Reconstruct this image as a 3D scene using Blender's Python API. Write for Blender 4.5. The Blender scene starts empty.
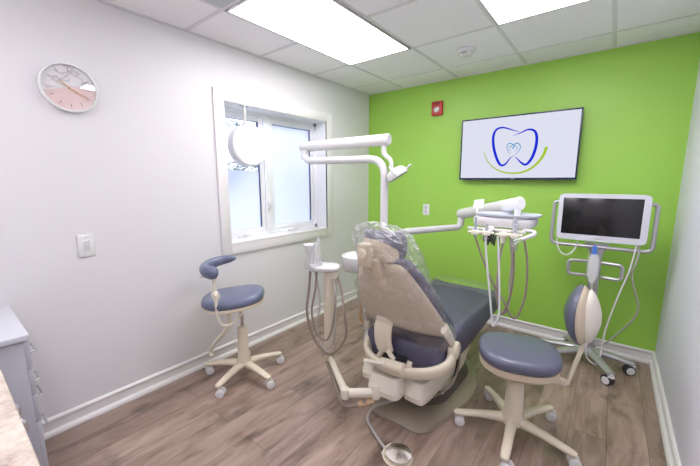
import bpy, bmesh, math, random
from mathutils import Vector, Matrix, noise
V = Vector; PI = math.pi
scn = bpy.context.scene; COL = scn.collection
random.seed(7)
H = 2.44; RW = 2.766; RY = -3.95      # ceiling height, right wall, back wall (the green wall is y=0)

# ------------------------------------------------------------------ materials
MATS = {}
def mat(name, color, rough=.5, metal=0., bump=0., bscale=200., coat=0., spec=None, var=None):
    if name in MATS: return MATS[name]
    m = bpy.data.materials.new(name); m.use_nodes = True
    nt = m.node_tree; b = nt.nodes['Principled BSDF']
    b.inputs['Base Color'].default_value = (*color, 1); b.inputs['Roughness'].default_value = rough
    b.inputs['Metallic'].default_value = metal; b.inputs['Coat Weight'].default_value = coat
    if spec is not None: b.inputs['Specular IOR Level'].default_value = spec
    tc = nt.nodes.new('ShaderNodeTexCoord')
    nz = nt.nodes.new('ShaderNodeTexNoise'); nz.inputs['Scale'].default_value = bscale; nz.inputs['Detail'].default_value = 4
    nt.links.new(tc.outputs['Object'], nz.inputs['Vector'])
    rmp = nt.nodes.new('ShaderNodeMapRange'); v = .02 if var is None else var
    rmp.inputs['To Min'].default_value = 1 - v; rmp.inputs['To Max'].default_value = 1 + v
    nt.links.new(nz.outputs['Fac'], rmp.inputs['Value'])
    mx = nt.nodes.new('ShaderNodeMix'); mx.data_type = 'RGBA'; mx.blend_type = 'MULTIPLY'; mx.inputs['Factor'].default_value = 1
    mx.inputs['A'].default_value = (*color, 1); nt.links.new(rmp.outputs['Result'], mx.inputs['B'])
    nt.links.new(mx.outputs['Result'], b.inputs['Base Color'])
    if bump:
        bp = nt.nodes.new('ShaderNodeBump'); bp.inputs['Strength'].default_value = bump; bp.inputs['Distance'].default_value = .002
        nt.links.new(nz.outputs['Fac'], bp.inputs['Height']); nt.links.new(bp.outputs['Normal'], b.inputs['Normal'])
    MATS[name] = m; return m
def emis(name, color, strength):
    m = bpy.data.materials.new(name); m.use_nodes = True; nt = m.node_tree; nt.nodes.clear()
    e = nt.nodes.new('ShaderNodeEmission'); e.inputs['Color'].default_value = (*color, 1); e.inputs['Strength'].default_value = strength
    o = nt.nodes.new('ShaderNodeOutputMaterial'); nt.links.new(e.outputs[0], o.inputs[0]); return m
def film(name, tint, alpha, gloss, rough, bump=0, bscale=30):
    """clear plastic or glass: transparent, with a little milky body and a gloss that rises at grazing angles"""
    m = bpy.data.materials.new(name); m.use_nodes = True; nt = m.node_tree; nt.nodes.clear()
    o = nt.nodes.new('ShaderNodeOutputMaterial'); t = nt.nodes.new('ShaderNodeBsdfTransparent')
    d = nt.nodes.new('ShaderNodeBsdfDiffuse'); d.inputs['Color'].default_value = (*tint, 1)
    tl = nt.nodes.new('ShaderNodeBsdfTranslucent'); tl.inputs['Color'].default_value = (*tint, 1)
    g = nt.nodes.new('ShaderNodeBsdfGlossy'); g.inputs['Roughness'].default_value = rough
    m0 = nt.nodes.new('ShaderNodeMixShader'); m0.inputs[0].default_value = .5
    nt.links.new(d.outputs[0], m0.inputs[1]); nt.links.new(tl.outputs[0], m0.inputs[2])
    m1 = nt.nodes.new('ShaderNodeMixShader'); m1.inputs[0].default_value = alpha
    nt.links.new(t.outputs[0], m1.inputs[1]); nt.links.new(m0.outputs[0], m1.inputs[2])
    lw = nt.nodes.new('ShaderNodeLayerWeight'); lw.inputs['Blend'].default_value = .35
    mr = nt.nodes.new('ShaderNodeMapRange'); mr.inputs['To Min'].default_value = gloss; mr.inputs['To Max'].default_value = min(1, gloss * 4)
    nt.links.new(lw.outputs['Facing'], mr.inputs['Value'])
    m2 = nt.nodes.new('ShaderNodeMixShader'); nt.links.new(mr.outputs['Result'], m2.inputs[0])
    nt.links.new(m1.outputs[0], m2.inputs[1]); nt.links.new(g.outputs[0], m2.inputs[2]); nt.links.new(m2.outputs[0], o.inputs[0])
    if bump:
        tc = nt.nodes.new('ShaderNodeTexCoord'); nz = nt.nodes.new('ShaderNodeTexNoise'); nz.inputs['Scale'].default_value = bscale
        nz.inputs['Detail'].default_value = 3; nz.inputs['Distortion'].default_value = 1.5
        bp = nt.nodes.new('ShaderNodeBump'); bp.inputs['Strength'].default_value = bump; bp.inputs['Distance'].default_value = .02
        nt.links.new(tc.outputs['Object'], nz.inputs['Vector']); nt.links.new(nz.outputs['Fac'], bp.inputs['Height'])
        for n in (g, d, lw): nt.links.new(bp.outputs['Normal'], n.inputs['Normal'])
    return m

m_wall = mat('wall paint', (.735, .722, .745), .55, bump=.15, bscale=350, var=.01)
m_wallr = mat('right wall bluish light tint', (.76, .755, .86), .55, bump=.15, bscale=350, var=.01)  # wall colour with the bluish light mixed into it
m_green = mat('green wall paint', (.345, .63, .09), .42, bump=.15, bscale=350, var=.015)
m_trim = mat('trim paint', (.80, .78, .78), .3, var=.01)
m_vinyl = mat('window vinyl', (.82, .83, .86), .35)
m_white = mat('white enamel', (.66, .65, .655), .25, coat=.3)
m_white2 = mat('white plastic', (.76, .76, .77), .4)
m_cream = mat('cream plastic', (.73, .655, .52), .38)
m_shell = mat('beige shell', (.62, .525, .39), .42)
m_cream2 = mat('pale cream plastic', (.78, .73, .62), .35)
m_taupe = mat('taupe base', (.30, .25, .19), .38, coat=.2)
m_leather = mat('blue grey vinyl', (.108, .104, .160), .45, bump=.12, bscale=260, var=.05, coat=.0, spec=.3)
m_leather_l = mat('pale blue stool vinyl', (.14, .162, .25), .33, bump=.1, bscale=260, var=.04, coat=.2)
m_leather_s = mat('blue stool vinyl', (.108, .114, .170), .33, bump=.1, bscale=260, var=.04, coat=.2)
m_dark = mat('dark plastic', (.03, .03, .035), .45)
m_chrome = mat('chrome', (.75, .75, .76), .18, metal=1)
m_silver = mat('silver enamel', (.50, .49, .52), .28, metal=.6)
m_hose = mat('taupe hose', (.27, .215, .18), .45)
m_hoseg = mat('grey hose', (.45, .42, .41), .45)
m_hosew = mat('white hose', (.74, .73, .74), .4)
m_brass = mat('amber hose', (.60, .30, .06), .4)
m_cab = mat('cabinet laminate', (.50, .50, .56), .4)
m_cabtop = mat('grey laminate top', (.60, .61, .68), .35)
m_red = mat('red enamel', (.55, .03, .035), .35)
m_bluet = mat('blue tip', (.08, .22, .75), .3)
m_bezel = mat('blue black bezel', (.012, .018, .075), .25)
m_screenoff = mat('dark screen glass', (.012, .011, .013), .12, spec=.6)
m_monbody = mat('monitor shell', (.66, .67, .74), .35)
m_logo_b = emis('logo blue', (.012, .03, .72), .72)
m_logo_t = emis('logo teal', (.02, .30, .60), .72)
m_logo_g = emis('logo green', (.40, .62, .03), .72)
m_screen = emis('lit screen', (.84, .86, 1.0), .68)
m_lamp = emis('light panel', (1, .972, 1.0), 8.6)
m_bag = film('clear plastic sleeve', (.95, .97, 1), .03, .14, .12, bump=.5, bscale=50)
m_bag2 = film('milky plastic sleeve', (.95, .96, 1), .20, .12, .15, bump=.8, bscale=30)
m_clear = film('clear rigid plastic', (.9, .97, .93), .06, .06, .06)
m_glass = film('window glass', (.9, .95, 1), .02, .05, .02)
m_frost = film('frosted privacy film', (.88, .91, 1), .90, .03, .3)

def wood_floor():
    m = bpy.data.materials.new('wood plank floor'); m.use_nodes = True; nt = m.node_tree; b = nt.nodes['Principled BSDF']
    L = nt.links.new; N = nt.nodes.new
    tc = N('ShaderNodeTexCoord'); mp = N('ShaderNodeMapping'); mp.inputs['Rotation'].default_value = (0, 0, PI / 2)
    L(tc.outputs['Object'], mp.inputs['Vector'])
    br = N('ShaderNodeTexBrick'); br.offset = .37; br.inputs['Scale'].default_value = 1
    br.inputs['Brick Width'].default_value = 1.22; br.inputs['Row Height'].default_value = .178
    br.inputs['Mortar Size'].default_value = .0018; br.inputs['Mortar Smooth'].default_value = .3; br.inputs['Bias'].default_value = 0
    br.inputs['Color1'].default_value = (0, 0, 0, 1); br.inputs['Color2'].default_value = (1, 1, 1, 1); br.inputs['Mortar'].default_value = (.5, .5, .5, 1)
    L(mp.outputs[0], br.inputs['Vector'])
    # per-plank offset of the grain
    g = N('ShaderNodeMapping'); g.inputs['Scale'].default_value = (1.3, 7.5, 1); L(mp.outputs[0], g.inputs['Vector'])
    add = N('ShaderNodeVectorMath'); add.operation = 'MULTIPLY_ADD'; add.inputs[1].default_value = (17, 31, 9)
    L(br.outputs['Color'], add.inputs[0]); L(g.outputs[0], add.inputs[2])
    n1 = N('ShaderNodeTexNoise'); n1.inputs['Scale'].default_value = 1.7; n1.inputs['Detail'].default_value = 9; n1.inputs['Roughness'].default_value = .62; n1.inputs['Distortion'].default_value = .8
    L(add.outputs[0], n1.inputs['Vector'])
    cr = N('ShaderNodeValToRGB'); e = cr.color_ramp.elements
    e[0].position = .25; e[0].color = (.135, .085, .066, 1); e[1].position = .74; e[1].color = (.46, .345, .285, 1)
    k = e.new(.42); k.color = (.285, .20, .162, 1); k = e.new(.56); k.color = (.375, .275, .228, 1)
    L(n1.outputs['Fac'], cr.inputs[0])
    # knots
    n2 = N('ShaderNodeTexNoise'); n2.inputs['Scale'].default_value = 2.4; n2.inputs['Detail'].default_value = 3
    g2 = N('ShaderNodeMapping'); g2.inputs['Scale'].default_value = (1.6, 3.4, 1); L(mp.outputs[0], g2.inputs['Vector']); L(g2.outputs[0], n2.inputs['Vector'])
    r2 = N('ShaderNodeMapRange'); r2.inputs['From Min'].default_value = .56; r2.inputs['From Max'].default_value = .72; r2.inputs['To Min'].default_value = 1; r2.inputs['To Max'].default_value = .45
    L(n2.outputs['Fac'], r2.inputs['Value'])
    pl = N('ShaderNodeMapRange'); pl.inputs['To Min'].default_value = .84; pl.inputs['To Max'].default_value = 1.12; L(br.outputs['Color'], pl.inputs['Value'])
    mul = N('ShaderNodeMath'); mul.operation = 'MULTIPLY'; L(r2.outputs[0], mul.inputs[0]); L(pl.outputs[0], mul.inputs[1])
    mo = N('ShaderNodeMapRange'); mo.inputs['To Min'].default_value = 1; mo.inputs['To Max'].default_value = .5; L(br.outputs['Fac'], mo.inputs['Value'])
    mul2 = N('ShaderNodeMath'); mul2.operation = 'MULTIPLY'; L(mul.outputs[0], mul2.inputs[0]); L(mo.outputs[0], mul2.inputs[1])
    mx = N('ShaderNodeMix'); mx.data_type = 'RGBA'; mx.blend_type = 'MULTIPLY'; mx.inputs['Factor'].default_value = 1
    L(cr.outputs[0], mx.inputs['A']); L(mul2.outputs[0], mx.inputs['B']); L(mx.outputs['Result'], b.inputs['Base Color'])
    b.inputs['Roughness'].default_value = .34
    bp = N('ShaderNodeBump'); bp.inputs['Strength'].default_value = .25; bp.inputs['Distance'].default_value = .002
    L(n1.outputs['Fac'], bp.inputs['Height']); L(bp.outputs[0], b.inputs['Normal'])
    return m
def ceiling_mat():
    m = mat('ceiling tile', (.90, .875, .91), .85, bump=.6, bscale=420, var=.10); return m
def granite():
    m = bpy.data.materials.new('granite'); m.use_nodes = True; nt = m.node_tree; b = nt.nodes['Principled BSDF']; L = nt.links.new; N = nt.nodes.new
    tc = N('ShaderNodeTexCoord'); n = N('ShaderNodeTexNoise'); n.inputs['Scale'].default_value = 9; n.inputs['Detail'].default_value = 10; n.inputs['Roughness'].default_value = .75
    L(tc.outputs['Object'], n.inputs['Vector']); cr = N('ShaderNodeValToRGB'); e = cr.color_ramp.elements
    e[0].position = .33; e[0].color = (.17, .10, .10, 1); e[1].position = .75; e[1].color = (.80, .74, .68, 1)
    k = e.new(.42); k.color = (.52, .42, .36, 1); k = e.new(.55); k.color = (.68, .60, .52, 1)
    L(n.outputs['Fac'], cr.inputs[0]); L(cr.outputs[0], b.inputs['Base Color']); b.inputs['Roughness'].default_value = .25; return m
def clock_face_mat():
    """marble above, pink below, divided by a slanting line"""
    m = bpy.data.materials.new('clock dial'); m.use_nodes = True; nt = m.node_tree; b = nt.nodes['Principled BSDF']; L = nt.links.new; N = nt.nodes.new
    tc = N('ShaderNodeTexCoord'); sp = N('ShaderNodeSeparateXYZ'); L(tc.outputs['Object'], sp.inputs[0])
    n = N('ShaderNodeTexNoise'); n.inputs['Scale'].default_value = 6; n.inputs['Detail'].default_value = 3; n.inputs['Distortion'].default_value = 1.6; L(tc.outputs['Object'], n.inputs['Vector'])
    cr = N('ShaderNodeValToRGB'); e = cr.color_ramp.elements; e[0].position = .40; e[0].color = (.88, .87, .89, 1); e[1].position = .60; e[1].color = (.88, .87, .89, 1)
    k = e.new(.49); k.color = (.55, .54, .57, 1); k = e.new(.46); k.color = (.85, .84, .86, 1); k = e.new(.52); k.color = (.85, .84, .86, 1)
    L(n.outputs['Fac'], cr.inputs[0])
    mth = N('ShaderNodeMath'); mth.operation = 'MULTIPLY_ADD'; mth.inputs[1].default_value = -.27; L(sp.outputs['Y'], mth.inputs[0]); L(sp.outputs['Z'], mth.inputs[2])
    st = N('ShaderNodeMath'); st.operation = 'LESS_THAN'; st.inputs[1].default_value = .002; L(mth.outputs[0], st.inputs[0])
    mx = N('ShaderNodeMix'); mx.data_type = 'RGBA'; L(st.outputs[0], mx.inputs['Factor']); L(cr.outputs[0], mx.inputs['A']); mx.inputs['B'].default_value = (.86, .66, .65, 1)
    L(mx.outputs['Result'], b.inputs['Base Color']); b.inputs['Roughness'].default_value = .35; return m
m_floor = wood_floor(); m_ceil = ceiling_mat(); m_granite = granite(); m_dial = clock_face_mat()

# ------------------------------------------------------------------ mesh helpers
def sharpen(bm, ang=38):
    bm.normal_update()
    for f in bm.faces: f.smooth = True
    for e in bm.edges:
        if len(e.link_faces) == 2 and e.calc_face_angle(0) > math.radians(ang): e.smooth = False
def obj(name, bm, m, parent=None, world=True, ang=38):
    """link one mesh object; geometry is given in world coordinates unless world=False"""
    bmesh.ops.remove_doubles(bm, verts=bm.verts, dist=1e-6)
    bmesh.ops.recalc_face_normals(bm, faces=bm.faces)
    sharpen(bm, ang)
    if parent is not None and world:
        root = parent
        M = Matrix.Identity(4)
        chain = []
        while root is not None: chain.append(root); root = root.parent
        for r in reversed(chain): M = M @ r.matrix_basis
        bm.transform(M.inverted())
    me = bpy.data.meshes.new(name); bm.to_mesh(me); bm.free(); me.materials.append(m)
    o = bpy.data.objects.new(name, me); COL.objects.link(o)
    if parent is not None: o.parent = parent
    return o
def thing(name, label, cat, loc=(0, 0, 0), rotz=0, group=None):
    o = bpy.data.objects.new(name, None); COL.objects.link(o); o.empty_display_size = .1
    o.location = loc; o.rotation_euler = (0, 0, rotz); o.matrix_basis = Matrix.Translation(loc) @ Matrix.Rotation(rotz, 4, 'Z')
    o['label'] = label; o['category'] = cat
    if group: o['group'] = group
    return o
def tag(o, label, cat, group=None):
    o['label'] = label; o['category'] = cat
    if group: o['group'] = group
    return o
def struct(name, bm, m, parent=None, ang=38):
    o = obj(name, bm, m, parent, ang=ang)
    if parent is None: o['kind'] = 'structure'
    return o
def BM(): return bmesh.new()
def box(bm, x0, x1, y0, y1, z0, z1, bev=0, seg=2, M=None):
    vs = [bm.verts.new(V((x, y, z))) for x in (x0, x1) for y in (y0, y1) for z in (z0, z1)]
    q = [(0, 1, 3, 2), (4, 6, 7, 5), (0, 4, 5, 1), (2, 3, 7, 6), (0, 2, 6, 4), (1, 5, 7, 3)]
    fs = [bm.faces.new([vs[i] for i in f]) for f in q]
    if bev:
        es = list({e for f in fs for e in f.edges})
        r = bmesh.ops.bevel(bm, geom=es, offset=bev, segments=seg, profile=.5, affect='EDGES')
        vs = list({v for f in r['faces'] for v in f.verts} | {v for v in vs if v.is_valid})
    if M is not None:
        bmesh.ops.transform(bm, matrix=M, verts=[v for v in vs if v.is_valid])
    return bm
def cap(bm, ring, flip=False):
    c = sum((v.co for v in ring), V()) / len(ring); cv = bm.verts.new(c)
    n = len(ring)
    for i in range(n):
        try: bm.faces.new((ring[i], ring[(i + 1) % n], cv))
        except ValueError: pass
def loft(bm, rings, caps=True, closed=True):
    R = [[bm.verts.new(V(p)) for p in r] for r in rings]; n = len(R[0])
    for a, b in zip(R, R[1:]):
        for i in range(n if closed else n - 1):
            j = (i + 1) % n; bm.faces.new((a[i], a[j], b[j], b[i]))
    if caps and closed: cap(bm, R[0]); cap(bm, R[-1])
    return bm
def sring(c, U, W, ru, rw, n=2.0, N=32):
    c = V(c); U = V(U); W = V(W); out = []
    for i in range(N):
        a = 2 * PI * i / N; ca, sa = math.cos(a), math.sin(a)
        out.append(c + U * (ru * math.copysign(abs(ca) ** (2 / n), ca)) + W * (rw * math.copysign(abs(sa) ** (2 / n), sa)))
    return out
def smooth_path(pts, k=8):
    P = [V(p) for p in pts]
    if len(P) < 3 or k <= 1: return P
    out = []; Q = [P[0] * 2 - P[1]] + P + [P[-1] * 2 - P[-2]]
    for i in range(1, len(Q) - 2):
        p0, p1, p2, p3 = Q[i - 1:i + 3]
        for j in range(k):
            t = j / k
            out.append(.5 * ((2 * p1) + (p2 - p0) * t + (2 * p0 - 5 * p1 + 4 * p2 - p3) * t * t + (3 * p1 - p0 - 3 * p2 + p3) * t ** 3))
    out.append(P[-1]); return out
def bend_path(pts, r=.04, k=6):
    """straight runs with rounded corners"""
    P = [V(p) for p in pts]; out = [P[0]]
    for a, b, c in zip(P, P[1:], P[2:]):
        d1 = (a - b); d2 = (c - b); rr = min(r, d1.length * .49, d2.length * .49); s = b + d1.normalized() * rr; e = b + d2.normalized() * rr
        for i in range(k + 1):
            t = i / k; out.append(s * (1 - t) ** 2 + b * 2 * t * (1 - t) + e * t * t)
    out.append(P[-1]); return out
def tube(bm, path, r, N=12, flat=1.0, up=None, caps=True):
    """tube with a radius (number, list of end radii, or function of 0..1)"""
    P = [V(p) for p in path]; n = len(P)
    if callable(r): rf = r
    elif isinstance(r, (list, tuple)): rf = lambda t: r[0] + (r[1] - r[0]) * t
    else: rf = lambda t: r
    T = [(P[min(i + 1, n - 1)] - P[max(i - 1, 0)]).normalized() for i in range(n)]
    u = V(up) if up else (V((0, 0, 1)) if abs(T[0].z) < .9 else V((1, 0, 0)))
    u = (u - T[0] * u.dot(T[0])).normalized(); rings = []
    for i in range(n):
        u = (u - T[i] * u.dot(T[i])).normalized(); w = T[i].cross(u); rr = rf(i / max(1, n - 1))
        rings.append(sring(P[i], u, w, rr, rr * flat, 2, N))
    return loft(bm, rings, caps)
def rod(bm, a, b, r, N=16, **k):
    return tube(bm, [a, b], r, N, **k)
def lathe(bm, prof, c=(0, 0, 0), axis=(0, 0, 1), N=32, caps=True):
    """revolve (radius, height) pairs about an axis through c"""
    A = V(axis).normalized(); U = A.orthogonal().normalized(); W = A.cross(U); c = V(c)
    return loft(bm, [sring(c + A * h, U, W, max(r, 1e-4), max(r, 1e-4), 2, N) for r, h in prof], caps)
def pad(bm, c, U, W, ru, rw, th, n=2.8, N=40, e=.5, dome=0, k=6, shift=None):
    """upholstered pad: superellipse plan, rounded edge; c is the centre of the underside"""
    U = V(U).normalized(); W = V(W).normalized(); A = U.cross(W); c = V(c); rings = []
    ed = min(e * th, .45 * min(ru, rw))
    for i in range(k + 1):
        a = PI / 2 * (i / k); rings.append((ed * (1 - math.sin(a)), ed * (1 - math.cos(a)) * .8))
    L = [(q, h) for q, h in rings]
    top = [(q, th - h) for q, h in reversed(rings)]
    R = [sring(c + A * h, U, W, ru - q, rw - q, n, N) for q, h in L + top]
    if dome:
        for t in (.75, .5, .25): R.append(sring(c + A * (th + dome * (1 - t * t)), U, W, (ru - ed) * t, (rw - ed) * t, n, N))
    return loft(bm, R)
def frame(o, X, Y, Z):
    return Matrix((( X[0], Y[0], Z[0], o[0]), (X[1], Y[1], Z[1], o[1]), (X[2], Y[2], Z[2], o[2]), (0, 0, 0, 1)))
def prism(bm, poly, z0, z1, bev=0, M=None):
    a = [bm.verts.new((x, y, z0)) for x, y in poly]; b = [bm.verts.new((x, y, z1)) for x, y in poly]; n = len(poly)
    fs = [bm.faces.new(a), bm.faces.new(list(reversed(b)))]
    for i in range(n): fs.append(bm.faces.new((a[i], a[(i + 1) % n], b[(i + 1) % n], b[i])))
    vs = a + b
    if bev:
        es = list({e for f in fs[:2] for e in f.edges}); r = bmesh.ops.bevel(bm, geom=es, offset=bev, segments=2, affect='EDGES')
        vs = list({v for f in r['faces'] for v in f.verts} | {v for v in vs if v.is_valid})
    if M is not None: bmesh.ops.transform(bm, matrix=M, verts=[v for v in vs if v.is_valid])
    return bm
X, Y, Z = V((1, 0, 0)), V((0, 1, 0)), V((0, 0, 1))

# ------------------------------------------------------------------ setting
WY0, WY1, WZ0, WZ1 = -1.935, -.765, .922, 2.035      # window opening in the left wall
bm = box(BM(), -.3, RW + .12, RY - .12, .12, -.08, 0); struct('floor', bm, m_floor)
bm = box(BM(), -.3, RW + .12, RY - .12, .12, H, H + .06); struct('ceiling', bm, m_ceil)
bm = BM()
box(bm, -.22, 0, RY, WY0, 0, H); box(bm, -.22, 0, WY1, 0, 0, H); box(bm, -.22, 0, WY0, WY1, 0, WZ0); box(bm, -.22, 0, WY0, WY1, WZ1, H)
struct('wall_left', bm, m_wall)
struct('wall_far', box(BM(), -.22, RW + .12, 0, .12, 0, H), m_green)
struct('wall_right', box(BM(), RW, RW + .12, RY, 0, 0, H), m_wallr)
struct('wall_back', box(BM(), -.22, RW + .12, RY - .12, RY, 0, H), m_wall)
BH = .105
def baseboard(name, a, b, inward):
    """profile swept from a to b along the wall: board, cap and quarter-round shoe"""
    a = V(a); b = V(b); n = V(inward); prof = [(0, 0), (.028, 0), (.028, .012), (.022, .023), (.012, .027), (.008, .031), (.008, BH - .027), (.014, BH - .020), (.017, BH - .013), (.013, BH - .005), (.006, BH), (0, BH)]
    r = [[p + n * d + Z * h for d, h in prof] for p in (a, b)]; bm = loft(BM(), r)
    return struct(name, bm, m_trim, ang=25)
baseboard('baseboard_left', (0, -3.2, 0), (0, 0, 0), (1, 0, 0))
baseboard('baseboard_far', (0, 0, 0), (RW, 0, 0), (0, -1, 0))
baseboard('baseboard_right', (RW, RY, 0), (RW, 0, 0), (-1, 0, 0))
# ceiling grid
GX = [.4616 + .6096 * i for i in range(4)]; GY = [-(.3459 + .6096 * i) for i in range(6)]
bm = BM(); t = .012
for x in GX: box(bm, x - t, x + t, RY, 0, H - .004, H)
for y in GY: box(bm, 0, RW, y - t, y + t, H - .0042, H)
for (x0, x1, y0, y1) in ((0, .018, RY, 0), (RW - .018, RW, RY, 0), (0, RW, -.018, 0)): box(bm, x0, x1, y0, y1, H - .006, H)
struct('trim_1', bm, mat('grid paint', (.70, .68, .71), .4))
# ceiling lights: two in view, two added out of view as fill
def ceiling_light(ix, iy, label, y0=None):
    x0, x1, y1, y0 = GX[ix], GX[ix] + .6096, GY[iy], y0 or GY[iy + 2]
    r = thing('ceiling_light', label, 'light', ((x0 + x1) / 2, (y0 + y1) / 2, H - .01), group='ceiling light panels')
    bm = BM(); f = .014
    box(bm, x0 + .01, x0 + f + .01, y0 + .01, y1 - .01, H - .012, H - .001); box(bm, x1 - f - .01, x1 - .01, y0 + .01, y1 - .01, H - .012, H - .001)
    box(bm, x0 + .01, x1 - .01, y0 + .01, y0 + f + .01, H - .012, H - .001); box(bm, x0 + .01, x1 - .01, y1 - f - .01, y1 - .01, H - .012, H - .001)
    obj('light_frame', bm, m_white, r)
    obj('diffuser', box(BM(), x0 + f + .01, x1 - f - .01, y0 + f + .01, y1 - f - .01, H - .010, H - .004), m_lamp, r)
ceiling_light(0, 1, 'rectangular white ceiling light panel nearer the window, whole far end in view')
ceiling_light(2, 1, 'rectangular white ceiling light panel above the television, far corner in view')
ceiling_light(0, 5, 'added unseen square fill light panel over the near wall above the drawer cabinet', RY + .01)  # added fill panel out of view, brightens surfaces facing the camera
ceiling_light(2, 5, 'added unseen square fill light panel over the near wall above the worktop', RY + .01)  # second added panel, also unseen, same fill from the camera side
# air diffuser
r = thing('ceiling_vent', 'square grey ceiling air vent beside the window-side light panel, cut by the frame', 'vent', (GX[0] + .305, GY[3] - .305, H - .01))
cx, cy = GX[0] + .305, GY[3] - .305
bm = box(BM(), cx - .29, cx + .29, cy - .29, cy + .29, H - .006, H - .001); obj('vent_plate', bm, mat('vent grey', (.5, .51, .56), .4), r)
for k, q in enumerate((.25, .18, .11)):
    bm = BM(); lathe(bm, [(q - .03, -.008), (q, -.022), (q + .004, -.020), (q - .022, -.006)], (cx, cy, H), N=48, caps=False); obj('vent_ring', bm, m_white2, r)
# smoke detector
r = thing('smoke_detector', 'round white smoke detector on the ceiling above the television', 'smoke detector', (1.385, -.665, H))
bm = lathe(BM(), [(.072, 0), (.072, -.012), (.066, -.02), (.05, -.024)], (1.385, -.665, H - .004)); obj('detector_base', bm, m_white2, r)
bm = lathe(BM(), [(.046, -.02), (.046, -.034), (.040, -.046), (.02, -.05)], (1.385, -.665, H - .004)); obj('detector_dome', bm, m_white2, r)
bm = BM()
for a in range(2): box(bm, 1.385 - .014 + a * .02, 1.385 - .006 + a * .02, -.716, -.709, H - .040, H - .032)
obj('detector_slots', bm, m_dark, r)
# fire alarm
r = thing('fire_alarm', 'small red fire alarm strobe on the green wall', 'fire alarm', (.872, 0, 2.17))
obj('alarm_housing', box(BM(), .813, .931, -.032, -.0005, 2.10, 2.242, .008), m_red, r)
bm = BM(); pad(bm, (.872, -.032, 2.155), X, Z, .038, .04, .018, n=3); obj('strobe_lens', bm, m_clear, r)
bm = lathe(BM(), [(.026, 0), (.024, .006), (.006, .012)], (.872, -.033, 2.155), (0, -1, 0)); obj('strobe_reflector', bm, m_white, r)
bm = BM()
for k in range(3): box(bm, .835, .909, -.0345, -.031, 2.206 + k * .009, 2.210 + k * .009)
obj('sounder_grille', bm, m_dark, r)
# outlet
r = thing('wall_outlet', 'white double power outlet on the green wall left of the delivery arm', 'outlet', (.782, 0, 1.118))
obj('cover_plate', box(BM(), .745, .820, -.007, -.0005, 1.058, 1.178, .003), m_white2, r)
for z in (1.142, 1.094):
    bm = BM(); pad(bm, (.7825, -.006, z), X, Z, .017, .019, .004, n=3, N=24); s = obj('receptacle', bm, m_white, r)
    bm = BM(); box(bm, .774, .7765, -.0108, -.009, z - .004, z + .008); box(bm, .7885, .791, -.0108, -.009, z - .004, z + .008); obj('slot', bm, m_dark, s)
# switch plate
r = thing('wall_switch', 'square white switch plate on the white wall below the clock', 'switch', (0, -2.856, 1.06))
obj('cover_plate', box(BM(), .0005, .008, -2.897, -2.818, .995, 1.127, .003), m_white2, r)
obj('rocker', box(BM(), .007, .0125, -2.872, -2.842, 1.03, 1.092, .002), m_white, r)
obj('indicator_light', lathe(BM(), [(.003, 0), (.003, .003)], (.0085, -2.857, 1.108), (1, 0, 0), 12), m_red, r)

# ------------------------------------------------------------------ window
win = BM(); cw = .085
def casing(bm, x1=.018):
    y0, y1, z0, z1 = WY0 + .012, WY1 - .012, WZ0 + .006, WZ1 - .006
    for (a, b, c, d) in ((y0 - cw, y0, z0 - cw, z1 + cw), (y1, y1 + cw, z0 - cw, z1 + cw), (y0, y1, z1, z1 + cw), (y0, y1, z0 - cw, z0)):
        box(bm, 0, x1, a, b, c, d, .003)
casing(win); root = struct('window_1', win, m_trim)
bm = BM()     # jamb lining
box(bm, -.21, .001, WY0, WY0 + .012, WZ0, WZ1); box(bm, -.21, .001, WY1 - .012, WY1, WZ0, WZ1); box(bm, -.21, .001, WY0, WY1, WZ1 - .012, WZ1)
obj('jamb', bm, m_vinyl, root)
obj('sill', box(BM(), -.21, .022, WY0, WY1, WZ0, WZ0 + .014, .002), m_trim, root)
bm = BM(); fx0, fx1 = -.21, -.14; a0, a1, b0, b1 = WY0 + .012, WY1 - .012, WZ0 + .014, WZ1 - .012; MY = -1.42
box(bm, fx0, fx1, a0, a0 + .03, b0, b1); box(bm, fx0, fx1, a1 - .03, a1, b0, b1); box(bm, fx0, fx1, a0, a1, b0, b0 + .03); box(bm, fx0, fx1, a0, a1, b1 - .03, b1)
box(bm, fx0, fx1 + .004, MY - .03, MY + .03, b0, b1, .003)
obj('window_frame', bm, m_vinyl, root)
panes = ((a0 + .03, MY - .03, 1.52), (MY + .03, a1 - .03, 1.955))
for (p0, p1, ft) in panes:
    bm = BM(); s = .045; q0, q1 = b0 + .03, b1 - .03; sx0, sx1 = -.19, -.15
    box(bm, sx0, sx1, p0, p0 + s, q0, q1, .003); box(bm, sx0, sx1, p1 - s, p1, q0, q1, .003)
    box(bm, sx0, sx1, p0 + s, p1 - s, q0, q0 + s, .003); box(bm, sx0, sx1, p0 + s, p1 - s, q1 - s, q1, .003)
    sash = obj('sash', bm, m_vinyl, root)
    obj('seal', (lambda B: (box(B, -.166, -.160, p0 + s - .001, p0 + s + .005, q0 + s, q1 - s), box(B, -.166, -.160, p1 - s - .006, p1 - s + .001, q0 + s, q1 - s), box(B, -.166, -.160, p0 + s, p1 - s, q1 - s - .005, q1 - s), B)[-1])(BM()), mat('blue grey seal', (.12, .17, .42), .5), sash)
    obj('glass', box(BM(), -.173, -.169, p0 + s, p1 - s, q0 + s, q1 - s), m_glass, sash)
    obj('privacy_film', box(BM(), -.168, -.1675, p0 + s, p1 - s, q0 + s, ft), m_frost, sash)
    ym = (p0 + p1) / 2 - .05
    bm = BM(); box(bm, -.15, -.125, ym - .045, ym + .045, b0 + .001, b0 + .02, .006); tube(bm, smooth_path([(-.13, ym, b0 + .02), (-.115, ym + .02, b0 + .03), (-.108, ym + .06, b0 + .022)]), .006, 8)
    obj('crank_handle', bm, m_white2, root)
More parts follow.
